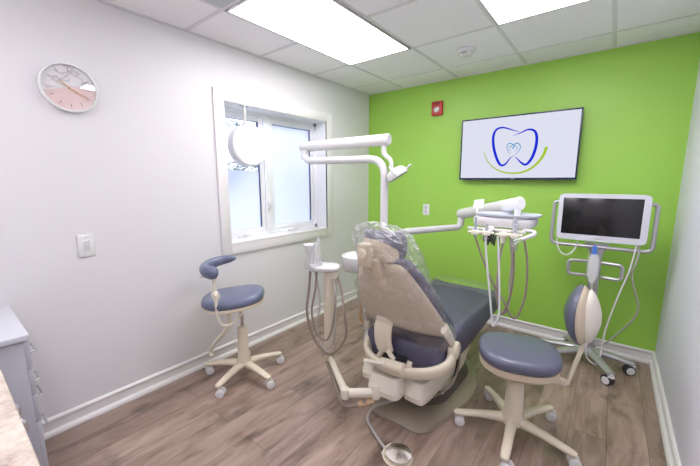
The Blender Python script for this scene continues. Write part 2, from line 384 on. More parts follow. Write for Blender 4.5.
for z in (1.2,):
    bm = BM(); box(bm, -.136, -.122, MY - .012, MY + .012, z - .05, z + .05, .004); tube(bm, smooth_path([(-.122, MY, z), (-.10, MY + .003, z + .02), (-.095, MY + .006, z + .065)]), .006, 8)
    obj('sash_lock', bm, m_white2, root)
# drum sign hanging in the window head
r = thing('hanging_disc', 'round white drum hanging on a short rod from the window head', 'disc lamp', (.0, -1.74, 2.03))
dc = V((.005, -1.72, 1.715)); DR = .165
bm = lathe(BM(), [(DR - .008, 0), (DR, .006), (DR, .084), (DR - .006, .09)], dc + V((-.045, 0, 0)), (1, 0, 0), 56); obj('drum', bm, m_vinyl, r)
bm = lathe(BM(), [(DR - .012, .0), (DR - .012, .003)], dc + V((.0452, 0, 0)), (1, 0, 0), 56); obj('face', bm, m_white2, r)
bm = BM(); rod(bm, (-.002, -1.735, 1.87), (-.002, -1.735, 2.03), .011); box(bm, -.03, .018, -1.775, -1.695, 2.022, 2.033, .003); obj('hanging_rod', bm, m_white, r)

# ------------------------------------------------------------------ outdoors beyond the window
struct('ground', box(BM(), -14, -.35, -9, 9, -.5, -.3), mat('snow', (.55, .60, .72), .7))
def tree(x, y, h, label, seed):
    rnd = random.Random(seed); r = thing('snowy_tree', label, 'tree', (x, y, -.3), group='snowy trees beyond the window')
    bm = BM(); tube(bm, smooth_path([(x, y, -.3), (x + .1, y, h * .4), (x, y + .1, h)]), [.14, .03], 8); obj('trunk', bm, mat('bark', (.16, .15, .17), .8), r)
    tips = []; bm = BM()
    for i in range(40):
        z = h * (.15 + .85 * i / 40); a = rnd.uniform(0, 2 * PI); L = (h - z) * .42 + .35
        p = V((x, y, z)); q = p + V((math.cos(a) * L, math.sin(a) * L, L * rnd.uniform(-.15, .3))); m_ = (p + q) / 2 + V((0, 0, .12))
        pa = smooth_path([p, m_, q], 5); tube(bm, pa, [.03, .008], 5); tips += pa[2:]
    obj('branches', bm, mat('bark', (.16, .15, .17), .8), r)
    for nm, m_, off in (('foliage', mat('evergreen', (.16, .21, .25), .7), 0), ('snow_cover', mat('snow', (.55, .60, .72), .7), .05)):
        bm = BM()
        for p in tips:
            for k in range(7 if off == 0 else 4):
                c = p + V((rnd.gauss(0, .11), rnd.gauss(0, .11), rnd.gauss(0, .07) + off)); s = rnd.uniform(.03, .08)
                d = V((rnd.gauss(0, 1), rnd.gauss(0, 1), rnd.gauss(0, .5))).normalized(); e = d.orthogonal().normalized()
                vs = [bm.verts.new(c + d * s), bm.verts.new(c + e * s * .5), bm.verts.new(c - d * s), bm.verts.new(c - e * s * .5 + Z * s * .3)]
                bm.faces.new(vs)
        o = obj(nm, bm, m_, r); o['kind'] = 'stuff' if False else 'part'; del o['kind']
tree(-5.0, -.6, 4.6, 'snow-dusted evergreen seen through the clear top of the left pane', 3)
tree(-6.5, 3.6, 5.0, 'snow-dusted evergreen seen above the frosted film of the right pane', 5)
tree(-10.8, -.2, 7.0, 'taller snow-dusted evergreen behind the hanging disc, farther from the window', 9)

# ------------------------------------------------------------------ clock
CC = V((.0, -2.848, 1.930)); CR = .128
r = thing('wall_clock', 'round wall clock with half marble, half pink dial', 'clock', CC)
bm = lathe(BM(), [(CR - .010, .001), (CR, .004), (CR, .030), (CR - .005, .034), (CR - .010, .034), (CR - .012, .020)], CC, (1, 0, 0), 56, caps=False); obj('rim', bm, m_white2, r)
bm = lathe(BM(), [(CR - .009, 0), (CR - .009, .004)], CC + X * .014, (1, 0, 0), 56); obj('dial', bm, m_dial, r)
m_gold = mat('copper', (.80, .50, .25), .3, metal=.7)
for k in range(12):
    a = k * PI / 6; d = V((0, math.sin(a), math.cos(a))); bm = BM(); rod(bm, CC + X * .0195 + d * .082, CC + X * .0195 + d * .100, .0013, 6)
    obj('hour_mark', bm, mat('dark tick', (.10, .08, .09), .5) if k not in (9,) else m_gold, r)
for nm, a, L, w in (('hour_hand', math.radians(-52), .055, .0028), ('minute_hand', math.radians(118), .085, .0022), ('second_hand', math.radians(128), .092, .001)):
    d = V((0, math.sin(a), math.cos(a))); bm = BM(); rod(bm, CC + X * .023 - d * .018, CC + X * .023 + d * L, w, 6); obj(nm, bm, m_gold, r)
obj('center_cap', lathe(BM(), [(.006, 0), (.005, .006)], CC + X * .02, (1, 0, 0), 16), m_gold, r)
m_cglass = film('clock crystal', (1, 1, 1), .0, .07, .02)
obj('crystal', lathe(BM(), [(CR - .010, 0), (CR * .6, .003), (.01, .004)], CC + X * .029, (1, 0, 0), 48), m_cglass, r)

# ------------------------------------------------------------------ television with the tooth picture
TX0, TX1, TZ0, TZ1, TYf = 1.162, 2.138, 1.442, 2.012, -.078
r = thing('television', 'wall-mounted flat television showing a blue tooth outline', 'television', (1.65, 0, 1.45))
obj('housing', box(BM(), TX0 + .01, TX1 - .01, TYf + .006, -.035, TZ0 + .01, TZ1 - .01, .006), m_dark, r)
obj('wall_bracket', box(BM(), 1.45, 1.85, -.037, -.0005, 1.6, 1.85, .003), m_dark, r)
bm = BM(); b_ = .012
box(bm, TX0, TX0 + b_, TYf, TYf + .012, TZ0, TZ1, .002); box(bm, TX1 - b_, TX1, TYf, TYf + .012, TZ0, TZ1, .002)
box(bm, TX0, TX1, TYf, TYf + .012, TZ1 - b_, TZ1, .002); box(bm, TX0, TX1, TYf, TYf + .012, TZ0, TZ0 + .018, .002)
obj('bezel', bm, m_bezel, r)
scr = obj('screen', box(BM(), TX0 + b_, TX1 - b_, TYf + .004, TYf + .008, TZ0 + .018, TZ1 - b_), m_screen, r)
obj('maker_badge', box(BM(), 1.635, 1.672, TYf - .0006, TYf + .001, TZ0 + .006, TZ0 + .011), m_silver, r)
def stroke(name, pts, w0, w1, m, yo, wm=None):
    """a flat brush stroke on the screen: half width runs w0 -> wm -> w1"""
    P = smooth_path([(x, 0, z) for x, z in pts], 10); n = len(P); bm = BM(); A = []; B = []
    for i, p in enumerate(P):
        t = i / (n - 1); w = w0 + (w1 - w0) * t if wm is None else ((w0 + (wm - w0) * math.sin(t * PI / 2 * 2) if t < .5 else w1 + (wm - w1) * math.sin(t * PI)))
        T = (P[min(i + 1, n - 1)] - P[max(i - 1, 0)]).normalized(); q = V((-T.z, 0, T.x)) * w
        A.append((p.x + q.x, p.z + q.z)); B.append((p.x - q.x, p.z - q.z))
    y = TYf + .004 - yo
    for i in range(n - 1):
        bm.faces.new([bm.verts.new((a, y, c)) for a, c in (A[i], A[i + 1], B[i + 1], B[i])])
    bmesh.ops.remove_doubles(bm, verts=bm.verts, dist=1e-5)
    return obj(name, bm, m, r)
# logo given in a 0..574 x 0..466 sketch of the screen's middle, mapped on the screen plane
def LG(u, v):
    # sketch pixel -> photo pixel -> plane y=const of the wall screen (perspective of the sketch undone)
    px, py = 480 + u / 7.175, 115 + v / 7.175
    f = 332.545; C = V((2.39162, -3.40061, 1.43459)); yaw, pit, rol = .667783, -.156501, -.00156
    fw = V((-math.sin(yaw) * math.cos(pit), math.cos(yaw) * math.cos(pit), math.sin(pit))); ri = V((math.cos(yaw), math.sin(yaw), 0)); up = ri.cross(fw)
    d = ri * ((px - 350) / f) + up * (-(py - 233) / f) + fw; t = (TYf - C.y) / d.y; p = C + d * t; return (p.x, p.z)
S_ = lambda L: [LG(*q) for q in L]
stroke('tooth_outline', S_([(285, 122), (235, 108), (165, 90), (118, 105), (96, 150), (96, 220), (112, 290), (135, 345), (160, 362), (188, 345), (215, 310), (242, 290)]), .0012, .001, m_logo_b, .0010, wm=.0120)
stroke('tooth_outline', S_([(236, 148), (290, 128), (345, 104), (388, 112), (406, 150), (402, 220), (380, 290), (350, 338), (322, 356), (290, 338), (265, 312), (248, 302)]), .0012, .001, m_logo_b, .0010, wm=.0120)
stroke('heart_outline', S_([(214, 278), (196, 252), (192, 222), (208, 203), (232, 210), (240, 222), (250, 208), (272, 203), (288, 220), (284, 250), (262, 275), (244, 290)]), .0015, .001, m_logo_t, .0011, wm=.0042)
stroke('heart_outline', S_([(222, 262), (206, 242), (210, 226), (224, 224), (236, 240), (250, 224), (264, 228), (264, 246), (246, 262)]), .001, .001, m_logo_t, .0012, wm=.003)
stroke('smile_arc', S_([(26, 262), (50, 325), (95, 375), (160, 408), (240, 418), (320, 405), (390, 365), (440, 310), (466, 262), (476, 228)]), .003, .0125, m_logo_g, .0013)

# ------------------------------------------------------------------ cabinets at the near wall
r = thing('drawer_cabinet', 'grey drawer cabinet in the corner below the clock, its end panel showing', 'cabinet', (.29, -3.5, 0))
obj('cabinet_body', box(BM(), .003, .515, RY + .003, -3.225, .08, .77, .002), m_cab, r)
obj('cabinet_top', box(BM(), .003, .530, RY + .003, -3.205, .776, .800, .003), m_cabtop, r)
obj('toe_kick', box(BM(), .003, .51, RY + .003, -3.28, 0, .08), m_dark, r)
for (z0, z1, hz) in ((.65, .765, 0), (.525, .645, 0), (.40, .52, 0), (.085, .395, 0)):
    d = obj('drawer', box(BM(), .006, .513, -3.225, -3.207, z0, z1 - .004, .002), m_cab, r)
for (z0, z1) in ((.62, .69),):
    pass
drs = [c for c in r.children if c.name.startswith('drawer')] if False else [o for o in bpy.data.objects if o.parent == r and o.name.startswith('drawer')]
for d, hz in zip(drs, (.700, .565, .490, .345)):
    for cx_ in (.42,):
        bm = BM(); tube(bm, bend_path([(cx_ - .05, -3.207, hz), (cx_ - .05, -3.186, hz), (cx_ + .046, -3.186, hz), (cx_ + .046, -3.207, hz)], .012), .005, 8); obj('handle', bm, m_chrome, d)
r = thing('granite_countertop', 'speckled beige granite worktop in the near left corner of view', 'countertop', (1.6, -3.63, .9))
r['label'] = 'speckled beige granite worktop running along the near wall'
obj('slab', box(BM(), .60, RW - .004, RY + .003, -3.330, .88, .915, .006, 3), m_granite, r)
r = thing('base_cabinet', 'grey base cabinet with pull handles under the granite worktop', 'cabinet', (1.6, -3.65, 0))
obj('cabinet_body', box(BM(), .605, RW - .01, RY + .003, -3.375, .08, .878, .002), m_cab, r)
obj('toe_kick', box(BM(), .605, RW - .01, RY + .003, -3.42, 0, .08), m_dark, r)
for k in range(4):
    x0 = .61 + k * .535; d = obj('door', box(BM(), x0, x0 + .53, -3.375, -3.357, .09, .870, .002), m_cab, r)
    for (hx, hz) in ((x0 + .06, .80),) if k else ((x0 + .50, .80),):
        bm = BM(); tube(bm, bend_path([(hx, -3.357, hz + .0), (hx, -3.312, hz + .0), (hx, -3.312, hz - .035), (hx, -3.357, hz - .035)], .012), .006, 8); obj('handle', bm, m_chrome, d)

# ------------------------------------------------------------------ stools
def caster(bm_w, bm_h, p, a, rw=.028):
    """twin-wheel caster under p, rolling plane turned to angle a"""
    d = V((math.cos(a), math.sin(a), 0)); ax = V((-d.y, d.x, 0)); c = V((p[0], p[1], rw)) + d * .012
    for s in (-1, 1):
        o = c + ax * (s * .019)
        lathe(bm_w, [(rw * .7, -.010), (rw, -.006), (rw, .006), (rw * .7, .010), (rw * .3, .011)], o, ax * s, 20)
    rod(bm_h, V((p[0], p[1], rw + .01)), V((p[0], p[1], rw + .055)), .008, 10)
    lathe(bm_h, [(rw * .75, -.006), (rw * .75, .006)], c, ax, 16)
def stool_base(root, base_a, Rr, hz, col_top, matl, gas=.10, face=0., fat=1.):
    bm = BM(); lathe(bm, [(q * fat, h) for q, h in ((.030, hz - .035), (.050, hz - .02), (.050, hz + .02), (.042, hz + .04), (.034, col_top - gas), (.033, col_top - gas + .004), (.020, col_top - gas + .006))], (0, 0, 0), N=28); obj('column', bm, matl, root, world=False)
    bm = BM(); rod(bm, (0, 0, col_top - gas), (0, 0, col_top), .014, 16); obj('gas_lift', bm, m_chrome, root, world=False)
    for k in range(5):
        a = base_a + k * 2 * PI / 5; d = V((math.cos(a), math.sin(a), 0)); w = V((-d.y, d.x, 0)); bm = BM(); R_ = []
        for t, zz, ww, hh in ((.03, hz - .005, .030, .026), (.10, hz - .003, .027, .022), (Rr * .6, hz - .006, .024, .018), (Rr * .9, hz - .015, .023, .014), (Rr + .006, hz - .019, .021, .013), (Rr + .020, hz - .021, .012, .009)):
            R_.append(sring(d * t + Z * zz, w, Z, ww, hh, 2.6, 16))
        loft(bm, R_); leg = obj('leg', bm, matl, root, world=False)
        bw, bh = BM(), BM(); caster(bw, bh, (d.x * Rr, d.y * Rr), face + (.25, -.3, .15, -.1, .35)[k])
        cst = obj('caster', bw, m_white2, leg, world=False); bh.free()
def seat_rings(bm, prof, rx, ry, n, wave=0.):
    R_ = []
    for s, z in prof:
        ring = sring((0, 0, z), X, Y, rx * s, ry * s, n, 48)
        if wave: ring = [V((p.x, p.y, p.z + wave * ((p.x / rx) ** 2 - .4 * (p.y / ry) ** 2))) for p in ring]
        R_.append(ring)
    return loft(bm, R_)
cush = lambda z, t: [(.90, z), (.96, z + .01 * t / .08), (1.0, z + .35 * t), (.995, z + .6 * t), (.96, z + .82 * t), (.90, z + .95 * t), (.8, z + t), (.5, z + t * 1.03), (.2, z + t * 1.03)]
# left assistant stool
LS = (.348, -2.085)
st = thing('assistant_stool', 'blue-seated cream stool with curved arm pad by the window wall', 'stool', (*LS, 0), 0, 'rolling stools')
stool_base(st, math.radians(217), .275, .100, .545, m_cream, .17, math.radians(57))
SM = Matrix.Translation((.0, .005, .040)) @ Matrix.Rotation(math.radians(50), 4, 'Z') @ Matrix.Rotation(math.radians(-5), 4, 'Y')
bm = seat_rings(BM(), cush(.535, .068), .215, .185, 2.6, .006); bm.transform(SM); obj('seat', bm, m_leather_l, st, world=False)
bm = seat_rings(BM(), [(.35, .492), (.75, .502), (.965, .522), (.96, .542)], .215, .185, 2.6, .006); bm.transform(SM); obj('seat_shell', bm, m_cream, st, world=False)
# arm pad: a C-shaped roll on an upright rod
ARM = [V((.425, -2.305, .850)), V((.400, -2.335, .850)), V((.345, -2.345, .852)), V((.275, -2.315, .856)), V((.235, -2.245, .866)), V((.245, -2.165, .878)), V((.305, -2.10, .890))]
o_ = V((LS[0] - .015, LS[1] - .01, 0))
pth = smooth_path([p - o_ for p in ARM], 8)
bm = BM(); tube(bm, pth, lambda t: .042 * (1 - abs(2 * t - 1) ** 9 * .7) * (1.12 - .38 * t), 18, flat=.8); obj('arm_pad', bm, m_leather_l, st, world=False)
bm = BM(); pad(bm, V((.365, -2.315, .800)) - o_, X, Y, .046, .032, .022, n=2.2, N=24); obj('pad_bracket', bm, m_cream2, st, world=False)
bm = BM(); tube(bm, smooth_path([V(p) - o_ for p in ((.370, -2.31, .80), (.370, -2.305, .62), (.375, -2.30, .53), (.385, -2.275, .468), (.40, -2.22, .46), (.40, -2.15, .50), (.385, -2.10, .545))]), .011, 12); obj('arm_post', bm, m_cream2, st, world=False)
bm = BM(); rod(bm, V((.355, -2.30, .685)) - o_, V((.395, -2.315, .685)) - o_, .026, 14); tube(bm, [V((.395, -2.32, .71)) - o_, V((.43, -2.335, .70)) - o_, V((.425, -2.33, .66)) - o_, V((.395, -2.32, .665)) - o_], .011, 10); obj('locking_knob', bm, m_cream2, st, world=False)
bm = BM(); tube(bm, smooth_path([V(p) - o_ for p in ((.33, -2.19, .545), (.345, -2.20, .46), (.335, -2.21, .41), (.28, -2.22, .35), (.20, -2.225, .275), (.145, -2.23, .215), (.125, -2.235, .17), (.155, -2.245, .145))]), .015, 12); obj('foot_lever', bm, m_cream2, st, world=False)
bm = BM(); rod(bm, V((.312, -2.37, .812)) - o_, V((.365, -2.32, .812)) - o_, .006, 8); obj('adjustment_screw', bm, m_chrome, st, world=False)
# right operator stool
RS = (2.06, -1.475)
st = thing('operator_stool', 'blue saddle-seated cream stool with tall backrest in the foreground', 'stool', (*RS, 0), 0, 'rolling stools')
stool_base(st, math.radians(204), .30, .092, .43, m_cream, .055, math.radians(10), 1.2)
rot = Matrix.Rotation(math.radians(18), 4, 'Z')
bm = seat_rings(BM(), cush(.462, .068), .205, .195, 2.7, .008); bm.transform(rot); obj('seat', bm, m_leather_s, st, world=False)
bm = seat_rings(BM(), [(.4, .380), (.72, .395), (.965, .434), (.965, .466)], .205, .195, 2.7, .008); bm.transform(rot); obj('seat_shell', bm, m_shell, st, world=False)
bc = V((2.325, -1.31, .728)) - V((*RS, 0))
def backlens(x0, x1, ry, rz, lean):
    """half-lens blister between two x positions, curved round the sitter"""
    bm = BM(); R_ = []; n = 8
    for i in range(n + 1):
        t = i / n; s = math.sin(PI * min(.985, .5 + .5 * t)) ** .55 if x1 else 1
        x = x0 + (x1 - x0) * t; ring = sring((bc.x + x, bc.y, bc.z), Y, Z, ry * s, rz * s, 2.2, 36)
        R_.append([V((p.x - 1.2 * (p.y - bc.y) ** 2 + lean * (p.z - bc.z), p.y, p.z)) for p in ring])
    return loft(bm, R_)
obj('backrest_cushion', backlens(.0, -.085, .150, .160, -.06), m_leather_s, st, world=False)
obj('backrest_rim', backlens(.0, .045, .145, .155, -.06), m_shell, st, world=False)
bm = backlens(.025, .080, .105, .142, -.06); obj('backrest_shell', bm, m_cream2, st, world=False)
A_ = [V(p) - V((*RS, 0)) for p in ((2.13, -1.47, .425), (2.20, -1.43, .385), (2.290, -1.375, .345), (2.335, -1.34, .54), (2.345, -1.32, .64))]
bm = BM(); tube(bm, bend_path(A_[:3], .02), [.040, .024], 14, flat=.35, up=(0, 0, 1)); tube(bm, bend_path(A_[2:], .02), .011, 12, flat=.8); obj('backrest_arm', bm, m_cream, st, world=False)
bm = BM(); rod(bm, V((.10, -.02, .415)), V((.155, -.02, .395)), .012, 10); obj('tilt_knob', bm, m_dark, st, world=False)

# ------------------------------------------------------------------ dental chair
CX = 1.457
ch = thing('dental_chair', 'large reclining blue-grey dental chair with beige back shell', 'dental chair', (CX, -1.3, 0))
# floor plate
out = [(1.313, -1.832), (1.49, -1.835), (1.655, -1.822), (1.715, -1.68), (1.751, -1.545), (1.788, -1.361), (1.775, -1.177), (1.694, -.977), (1.56, -.83), (1.42, -.80), (1.29, -.83), (1.17, -.977), (1.12, -1.177), (1.12, -1.361), (1.16, -1.545), (1.235, -1.68)]
def ringpoly(poly, s, z, c=(1.45, -1.35)):
    return [V((c[0] + (x - c[0]) * s, c[1] + (y - c[1]) * s, z)) for x, y in poly]
def dens(poly, k=4):
    P = [V((x, y, 0)) for x, y in poly]; Q = []
    n = len(P)
    for i in range(n):
        p0, p1, p2, p3 = P[i - 1], P[i], P[(i + 1) % n], P[(i + 2) % n]
        for j in range(k):
            t = j / k; Q.append(.5 * ((2 * p1) + (p2 - p0) * t + (2 * p0 - 5 * p1 + 4 * p2 - p3) * t * t + (3 * p1 - p0 - 3 * p2 + p3) * t ** 3))
    return [(p.x, p.y) for p in Q]
op = dens(out)
bm = loft(BM(), [ringpoly(op, 1, 0), ringpoly(op, 1.0, .014), ringpoly(op, .975, .026), ringpoly(op, .80, .040), ringpoly(op, .72, .046)]); obj('floor_plate', bm, m_taupe, ch)
hump = []
for z, y0, y1, w in ((.04, -1.66, -.95, .22), (.07, -1.60, -.96, .20), (.12, -1.50, -.97, .165), (.20, -1.40, -.96, .14), (.28, -1.36, -.93, .13)):
    hump.append(sring((1.47, (y0 + y1) / 2, z), X, Y, w, (y1 - y0) / 2, 3.2, 40))
obj('base_cover', loft(BM(), hump), mat('dark taupe cover', (.10, .08, .065), .4), ch)
# lift column side covers: pale, leaning
bm = BM(); prism(bm, [(-1.50, .07), (-1.43, .34), (-1.02, .34), (-.92, .26), (-1.12, .11)], 1.628, 1.652, .004, M=Matrix(((0, 0, 1, 0), (1, 0, 0, 0), (0, 1, 0, 0), (0, 0, 0, 1)))); obj('lift_cover', bm, m_cream, ch)
bm = BM(); prism(bm, [(-1.50, .07), (-1.43, .34), (-1.02, .34), (-.92, .26), (-1.12, .11)], 1.288, 1.312, .004, M=Matrix(((0, 0, 1, 0), (1, 0, 0, 0), (0, 1, 0, 0), (0, 0, 0, 1)))); obj('lift_cover', bm, m_cream, ch)
obj('lift_arm', box(BM(), 1.313, 1.627, -1.42, -.98, .20, .335, .01), m_taupe, ch)
obj('seat_frame', box(BM(), 1.25, 1.65, -1.72, -.62, .315, .365, .012), m_dark, ch)
# seat and leg rest: one upholstered body with raised side bolsters
def seat_ring(y, w, zt, zb, val):
    CX = 1.490 - .062 * (y + 1.75) / 1.25
    pts = []
    for x, f in ((-1.0, .35), (-1.0, .78), (-.975, .93), (-.93, 1.0), (-.86, 1.0), (-.78, .99)): pts.append((x * w, zb + (zt - zb) * f))
    pts.insert(0, (-.96 * w, zb + .004)); pts.insert(1, (-.99 * w, zb + (zt - zb) * .12))
    top = [(-.70 * w, zt - val * .9), (-.4 * w, zt - val), (0, zt - val), (.4 * w, zt - val), (.70 * w, zt - val * .9)]
    r_ = pts + top + [(-x, z) for x, z in reversed(pts)] + [(.5 * w, zb), (0, zb), (-.5 * w, zb)]
    return [V((CX + x, y, z)) for x, z in r_]
stn = [(-1.782, .210, .480, .410, .0), (-1.772, .235, .505, .375, .002), (-1.75, .248, .520, .358, .004), (-1.6, .252, .524, .352, .008), (-1.45, .256, .526, .340, .018), (-1.36, .260, .535, .328, .028), (-1.22, .266, .530, .325, .026),
       (-1.0, .278, .520, .345, .020), (-.75, .292, .518, .365, .020), (-.6, .300, .524, .375, .020), (-.53, .302, .522, .384, .016), (-.495, .295, .508, .398, .008), (-.482, .28, .488, .42, .002)]
ys = []
sp = smooth_path([(a, b, c) for a, b, c, d, e in stn], 3); sp2 = smooth_path([(d, e, 0) for a, b, c, d, e in stn], 3)
obj('seat_cushion', loft(BM(), [seat_ring(p.x, p.y, p.z, q.x, max(q.y, 0)) for p, q in zip(sp, sp2)]), m_leather, ch, ang=50)
# stitched seams of the seat panel
for sx in (-1, 1):
    bm = BM(); tube(bm, smooth_path([(1.46 + sx * .190, -1.38, .509), (1.454 + sx * .196, -1.22, .506), (1.445 + sx * .205, -1.0, .502), (1.435 + sx * .215, -.75, .500), (1.428 + sx * .222, -.56, .505)], 5), .0028, 6); obj('seam', bm, m_leather, ch)
bm = BM(); tube(bm, smooth_path([(1.27, -1.375, .510), (1.46, -1.36, .507), (1.65, -1.375, .510)], 5), .0028, 6); obj('seam', bm, m_leather, ch)
# backrest frame of reference
BO = V((1.445, -1.655, .50)); U_ = V((0, -.433, .9014)).normalized(); Zr = X.cross(U_)
BF = frame(BO, X, U_, Zr)      # local x across, y up the back, z to the rear
def slab(stations, N=28, n=3.2, arch=None):
    """loft of rounded slices up the back; station = (s, xc, half width, zc, half thickness, edge curl, arch)"""
    bm = BM(); R_ = []
    for s, xc, w, zc, th, curl, ar in stations:
        rg = []
        for p in sring((0, 0, 0), X, Z, w, th, n, N):
            q = (p.x / w) ** 2; rg.append(V((xc + p.x, s + ar * (1 - q), zc + p.z - curl * q)))
        R_.append(rg)
    loft(bm, R_); bm.transform(BF); return bm
def interp(st, k=4):
    a = smooth_path([s[0:3] for s in st], k); b = smooth_path([s[3:6] for s in st], k); c = smooth_path([(s[6], 0, 0) for s in st], k)
    return [(p.x, p.y, p.z, q.x, max(q.y, .003), q.z, r_.x) for p, q, r_ in zip(a, b, c)]
shell = interp([(.050, .008, .292, .050, .006, .075, .062), (.078, .008, .300, .060, .020, .075, .052), (.14, .004, .294, .068, .024, .075, .03), (.26, .002, .262, .074, .024, .065, .0), (.40, .0, .212, .070, .024, .05, 0), (.50, -.002, .168, .062, .022, .035, 0), (.555, -.004, .138, .054, .018, .025, 0), (.575, -.004, .105, .048, .008, .02, 0)])
obj('back_shell', slab(shell), m_shell, ch, ang=60)
cushb = interp([(-.03, .015, .245, -.02, .012, .02, .03), (.0, .015, .275, -.025, .040, .03, .02), (.10, .010, .288, -.022, .050, .05, .0), (.25, .004, .268, .012, .040, .055, 0), (.40, .0, .232, .022, .032, .050, 0), (.50, -.004, .200, .024, .030, .040, 0), (.57, -.006, .165, .022, .026, .03, 0), (.592, -.006, .13, .020, .010, .02, 0)])
obj('back_cushion', slab(cushb), m_leather, ch, ang=60)
# hinge arms from the shell down to the pivots, and the yoke that wraps behind the seat
for sx in (-1, 1):
    x = CX + .026 + sx * .277
    bm = BM(); tube(bm, smooth_path([(x - sx * .022, -1.745, .64), (x + sx * .002, -1.705, .57), (x + sx * .004, -1.665, .51), (x + sx * .002, -1.67, .46)]), lambda t: .040 - .008 * math.sin(t * PI), 16, flat=.45, up=(0, 1, 0)); obj('hinge_arm', bm, m_cream, ch)
    bm = lathe(BM(), [(.048, -.022), (.052, -.012), (.052, .012), (.045, .020), (.02, .023)], (x + sx * .012, -1.665, .490), (sx, 0, 0), 28); pv = obj('pivot_housing', bm, m_cream, ch)
    bm = lathe(BM(), [(.020, .022), (.020, .0255), (.016, .0265)], (x + sx * .012, -1.665, .490), (sx, 0, 0), 24); obj('pivot_cap', bm, m_cream2, pv)
yk = smooth_path([(1.248, -1.665, .475), (1.246, -1.72, .44), (1.280, -1.81, .40), (1.358, -1.865, .382), (1.458, -1.885, .376), (1.588, -1.870, .380), (1.698, -1.825, .398), (1.763, -1.745, .425), (1.768, -1.675, .47)])
bm = BM(); tube(bm, yk, lambda t: .043, 20, flat=.55, up=(0, 0, 1)); obj('yoke', bm, m_cream, ch)
bm = BM(); tube(bm, smooth_path([(1.198, -1.47, .58), (1.193, -1.58, .52), (1.208, -1.70, .45), (1.263, -1.80, .40)]), .022, 14); obj('side_tube', bm, m_silver, ch)
# centre bracket between back shell and yoke, with linkage
bm = BM(); tube(bm, smooth_path([(1.396, -1.795, .64), (1.403, -1.835, .58), (1.406, -1.835, .50), (1.413, -1.82, .44)]), lambda t: .060 - .006 * t, 18, flat=.42, up=(1, 0, 0)); obj('back_bracket', bm, m_cream, ch)
bm = BM(); tube(bm, smooth_path([(1.438, -1.83, .45), (1.498, -1.85, .41), (1.558, -1.85, .395), (1.593, -1.83, .405)]), .016, 10); rod(bm, (1.583, -1.83, .43), (1.578, -1.87, .36), .016, 10); rod(bm, (1.393, -1.82, .43), (1.363, -1.86, .36), .015, 10); obj('linkage', bm, m_cream, ch)
bm = BM(); box(bm, 1.40, 1.54, -1.82, -1.78, .385, .42, .005); rod(bm, (1.468, -1.85, .415), (1.528, -1.85, .415), .012, 10); obj('actuator', bm, m_dark, ch)
bm = BM(); rod(bm, (1.438, -1.905, .405), (1.578, -1.895, .412), .032, 18); obj('lever_housing', bm, m_cream, ch)
bm = BM(); rod(bm, (1.348, -1.945, .405), (1.463, -1.925, .418), .0115, 12); rod(bm, (1.463, -1.925, .418), (1.475, -1.92, .420), .020, 14); obj('back_release_lever', bm, m_cream2, ch)
# pump and junction housing slung behind the base
def pod(name, x0, x1, y0, y1, z0, z1, yw=0, m=m_cream2):
    M = Matrix.Translation(((x0 + x1) / 2, (y0 + y1) / 2, 0)) @ Matrix.Rotation(yw, 4, 'Z'); hx, hy = (x1 - x0) / 2, (y1 - y0) / 2
    rr = [(.0, z0), (1, z0 + .045), (1, z1 - .055), (.62, z1)]
    bm = BM(); R_ = [sring((0, 0, z0), X, Y, hx * .93, hy * .93, 7, 32), sring((0, 0, z0 + .006), X, Y, hx * .97, hy * .97, 7, 32), sring((0, 0, z0 + .042), X, Y, hx, hy, 7, 32), sring((0, 0, z0 + .046), X, Y, hx * .985, hy * .985, 7, 32), sring((0, 0, z1 - .03), X, Y, hx * .96, hy * .96, 7, 32), sring((0, 0, z1), X, Y, hx * .88, hy * .88, 6, 32)]
    loft(bm, R_); bm.transform(M); return obj(name, bm, m, ch)
pod('junction_box', 1.530, 1.675, -1.82, -1.34, .165, .290, -.04)
pod('pump_cover', 1.325, 1.540, -1.915, -1.50, .19, .315, .06)
pod('valve_cover', 1.235, 1.36, -1.86, -1.50, .225, .32, .15)
bm = BM(); tube(bm, smooth_path([(1.52, -1.72, .15), (1.62, -1.70, .14), (1.70, -1.52, .16), (1.705, -1.40, .22), (1.69, -1.34, .33)]), .007, 8); obj('air_line', bm, m_hose, ch)
bm = BM(); tube(bm, smooth_path([(1.66, -1.45, .16), (1.675, -1.38, .17), (1.68, -1.33, .21), (1.68, -1.33, .33)]), .012, 8); obj('cable_sleeve', bm, m_dark, ch)
# head rest
HO = BO + U_ * .625 + Zr * .035 + X * (-.012)
HU = V((0, -.10, .995)).normalized(); HF = frame(HO, X, HU, X.cross(HU))
def hslab(st, m, name, n=2.8):
    bm = BM(); R_ = []
    for s, xc, w, zc, th, curl, ar in interp(st, 3):
        rg = []
        for p in sring((0, 0, 0), X, Z, w, th, n, 26): rg.append(V((xc + p.x, s + ar * (1 - (p.x / w) ** 2), zc + p.z - curl * (p.x / w) ** 2)))
        R_.append(rg)
    loft(bm, R_); bm.transform(HF); return obj(name, bm, m, ch, ang=60)
hslab([(-.055, .0, .08, -.045, .012, .03, .02), (-.04, .0, .110, -.042, .040, .04, .02), (.0, .0, .126, -.042, .052, .05, .0), (.06, .0, .130, -.040, .054, .05, 0), (.100, 0, .116, -.034, .050, .045, 0), (.118, 0, .09, -.030, .026, .03, 0)], m_leather, 'headrest_cushion')
hslab([(-.045, .005, .09, -.004, .010, .03, .0), (-.03, .005, .105, .012, .018, .05, .0), (.02, .0, .110, .016, .020, .06, .0), (.06, -.008, .098, .016, .018, .055, 0), (.085, -.012, .07, .008, .010, .03, 0)], m_shell, 'headrest_shell')
bm = box(BM(), -.080, .005, -.060, .070, .026, .072, .016, 3); bm.transform(HF); hb = obj('headrest_joint', bm, m_shell, ch)
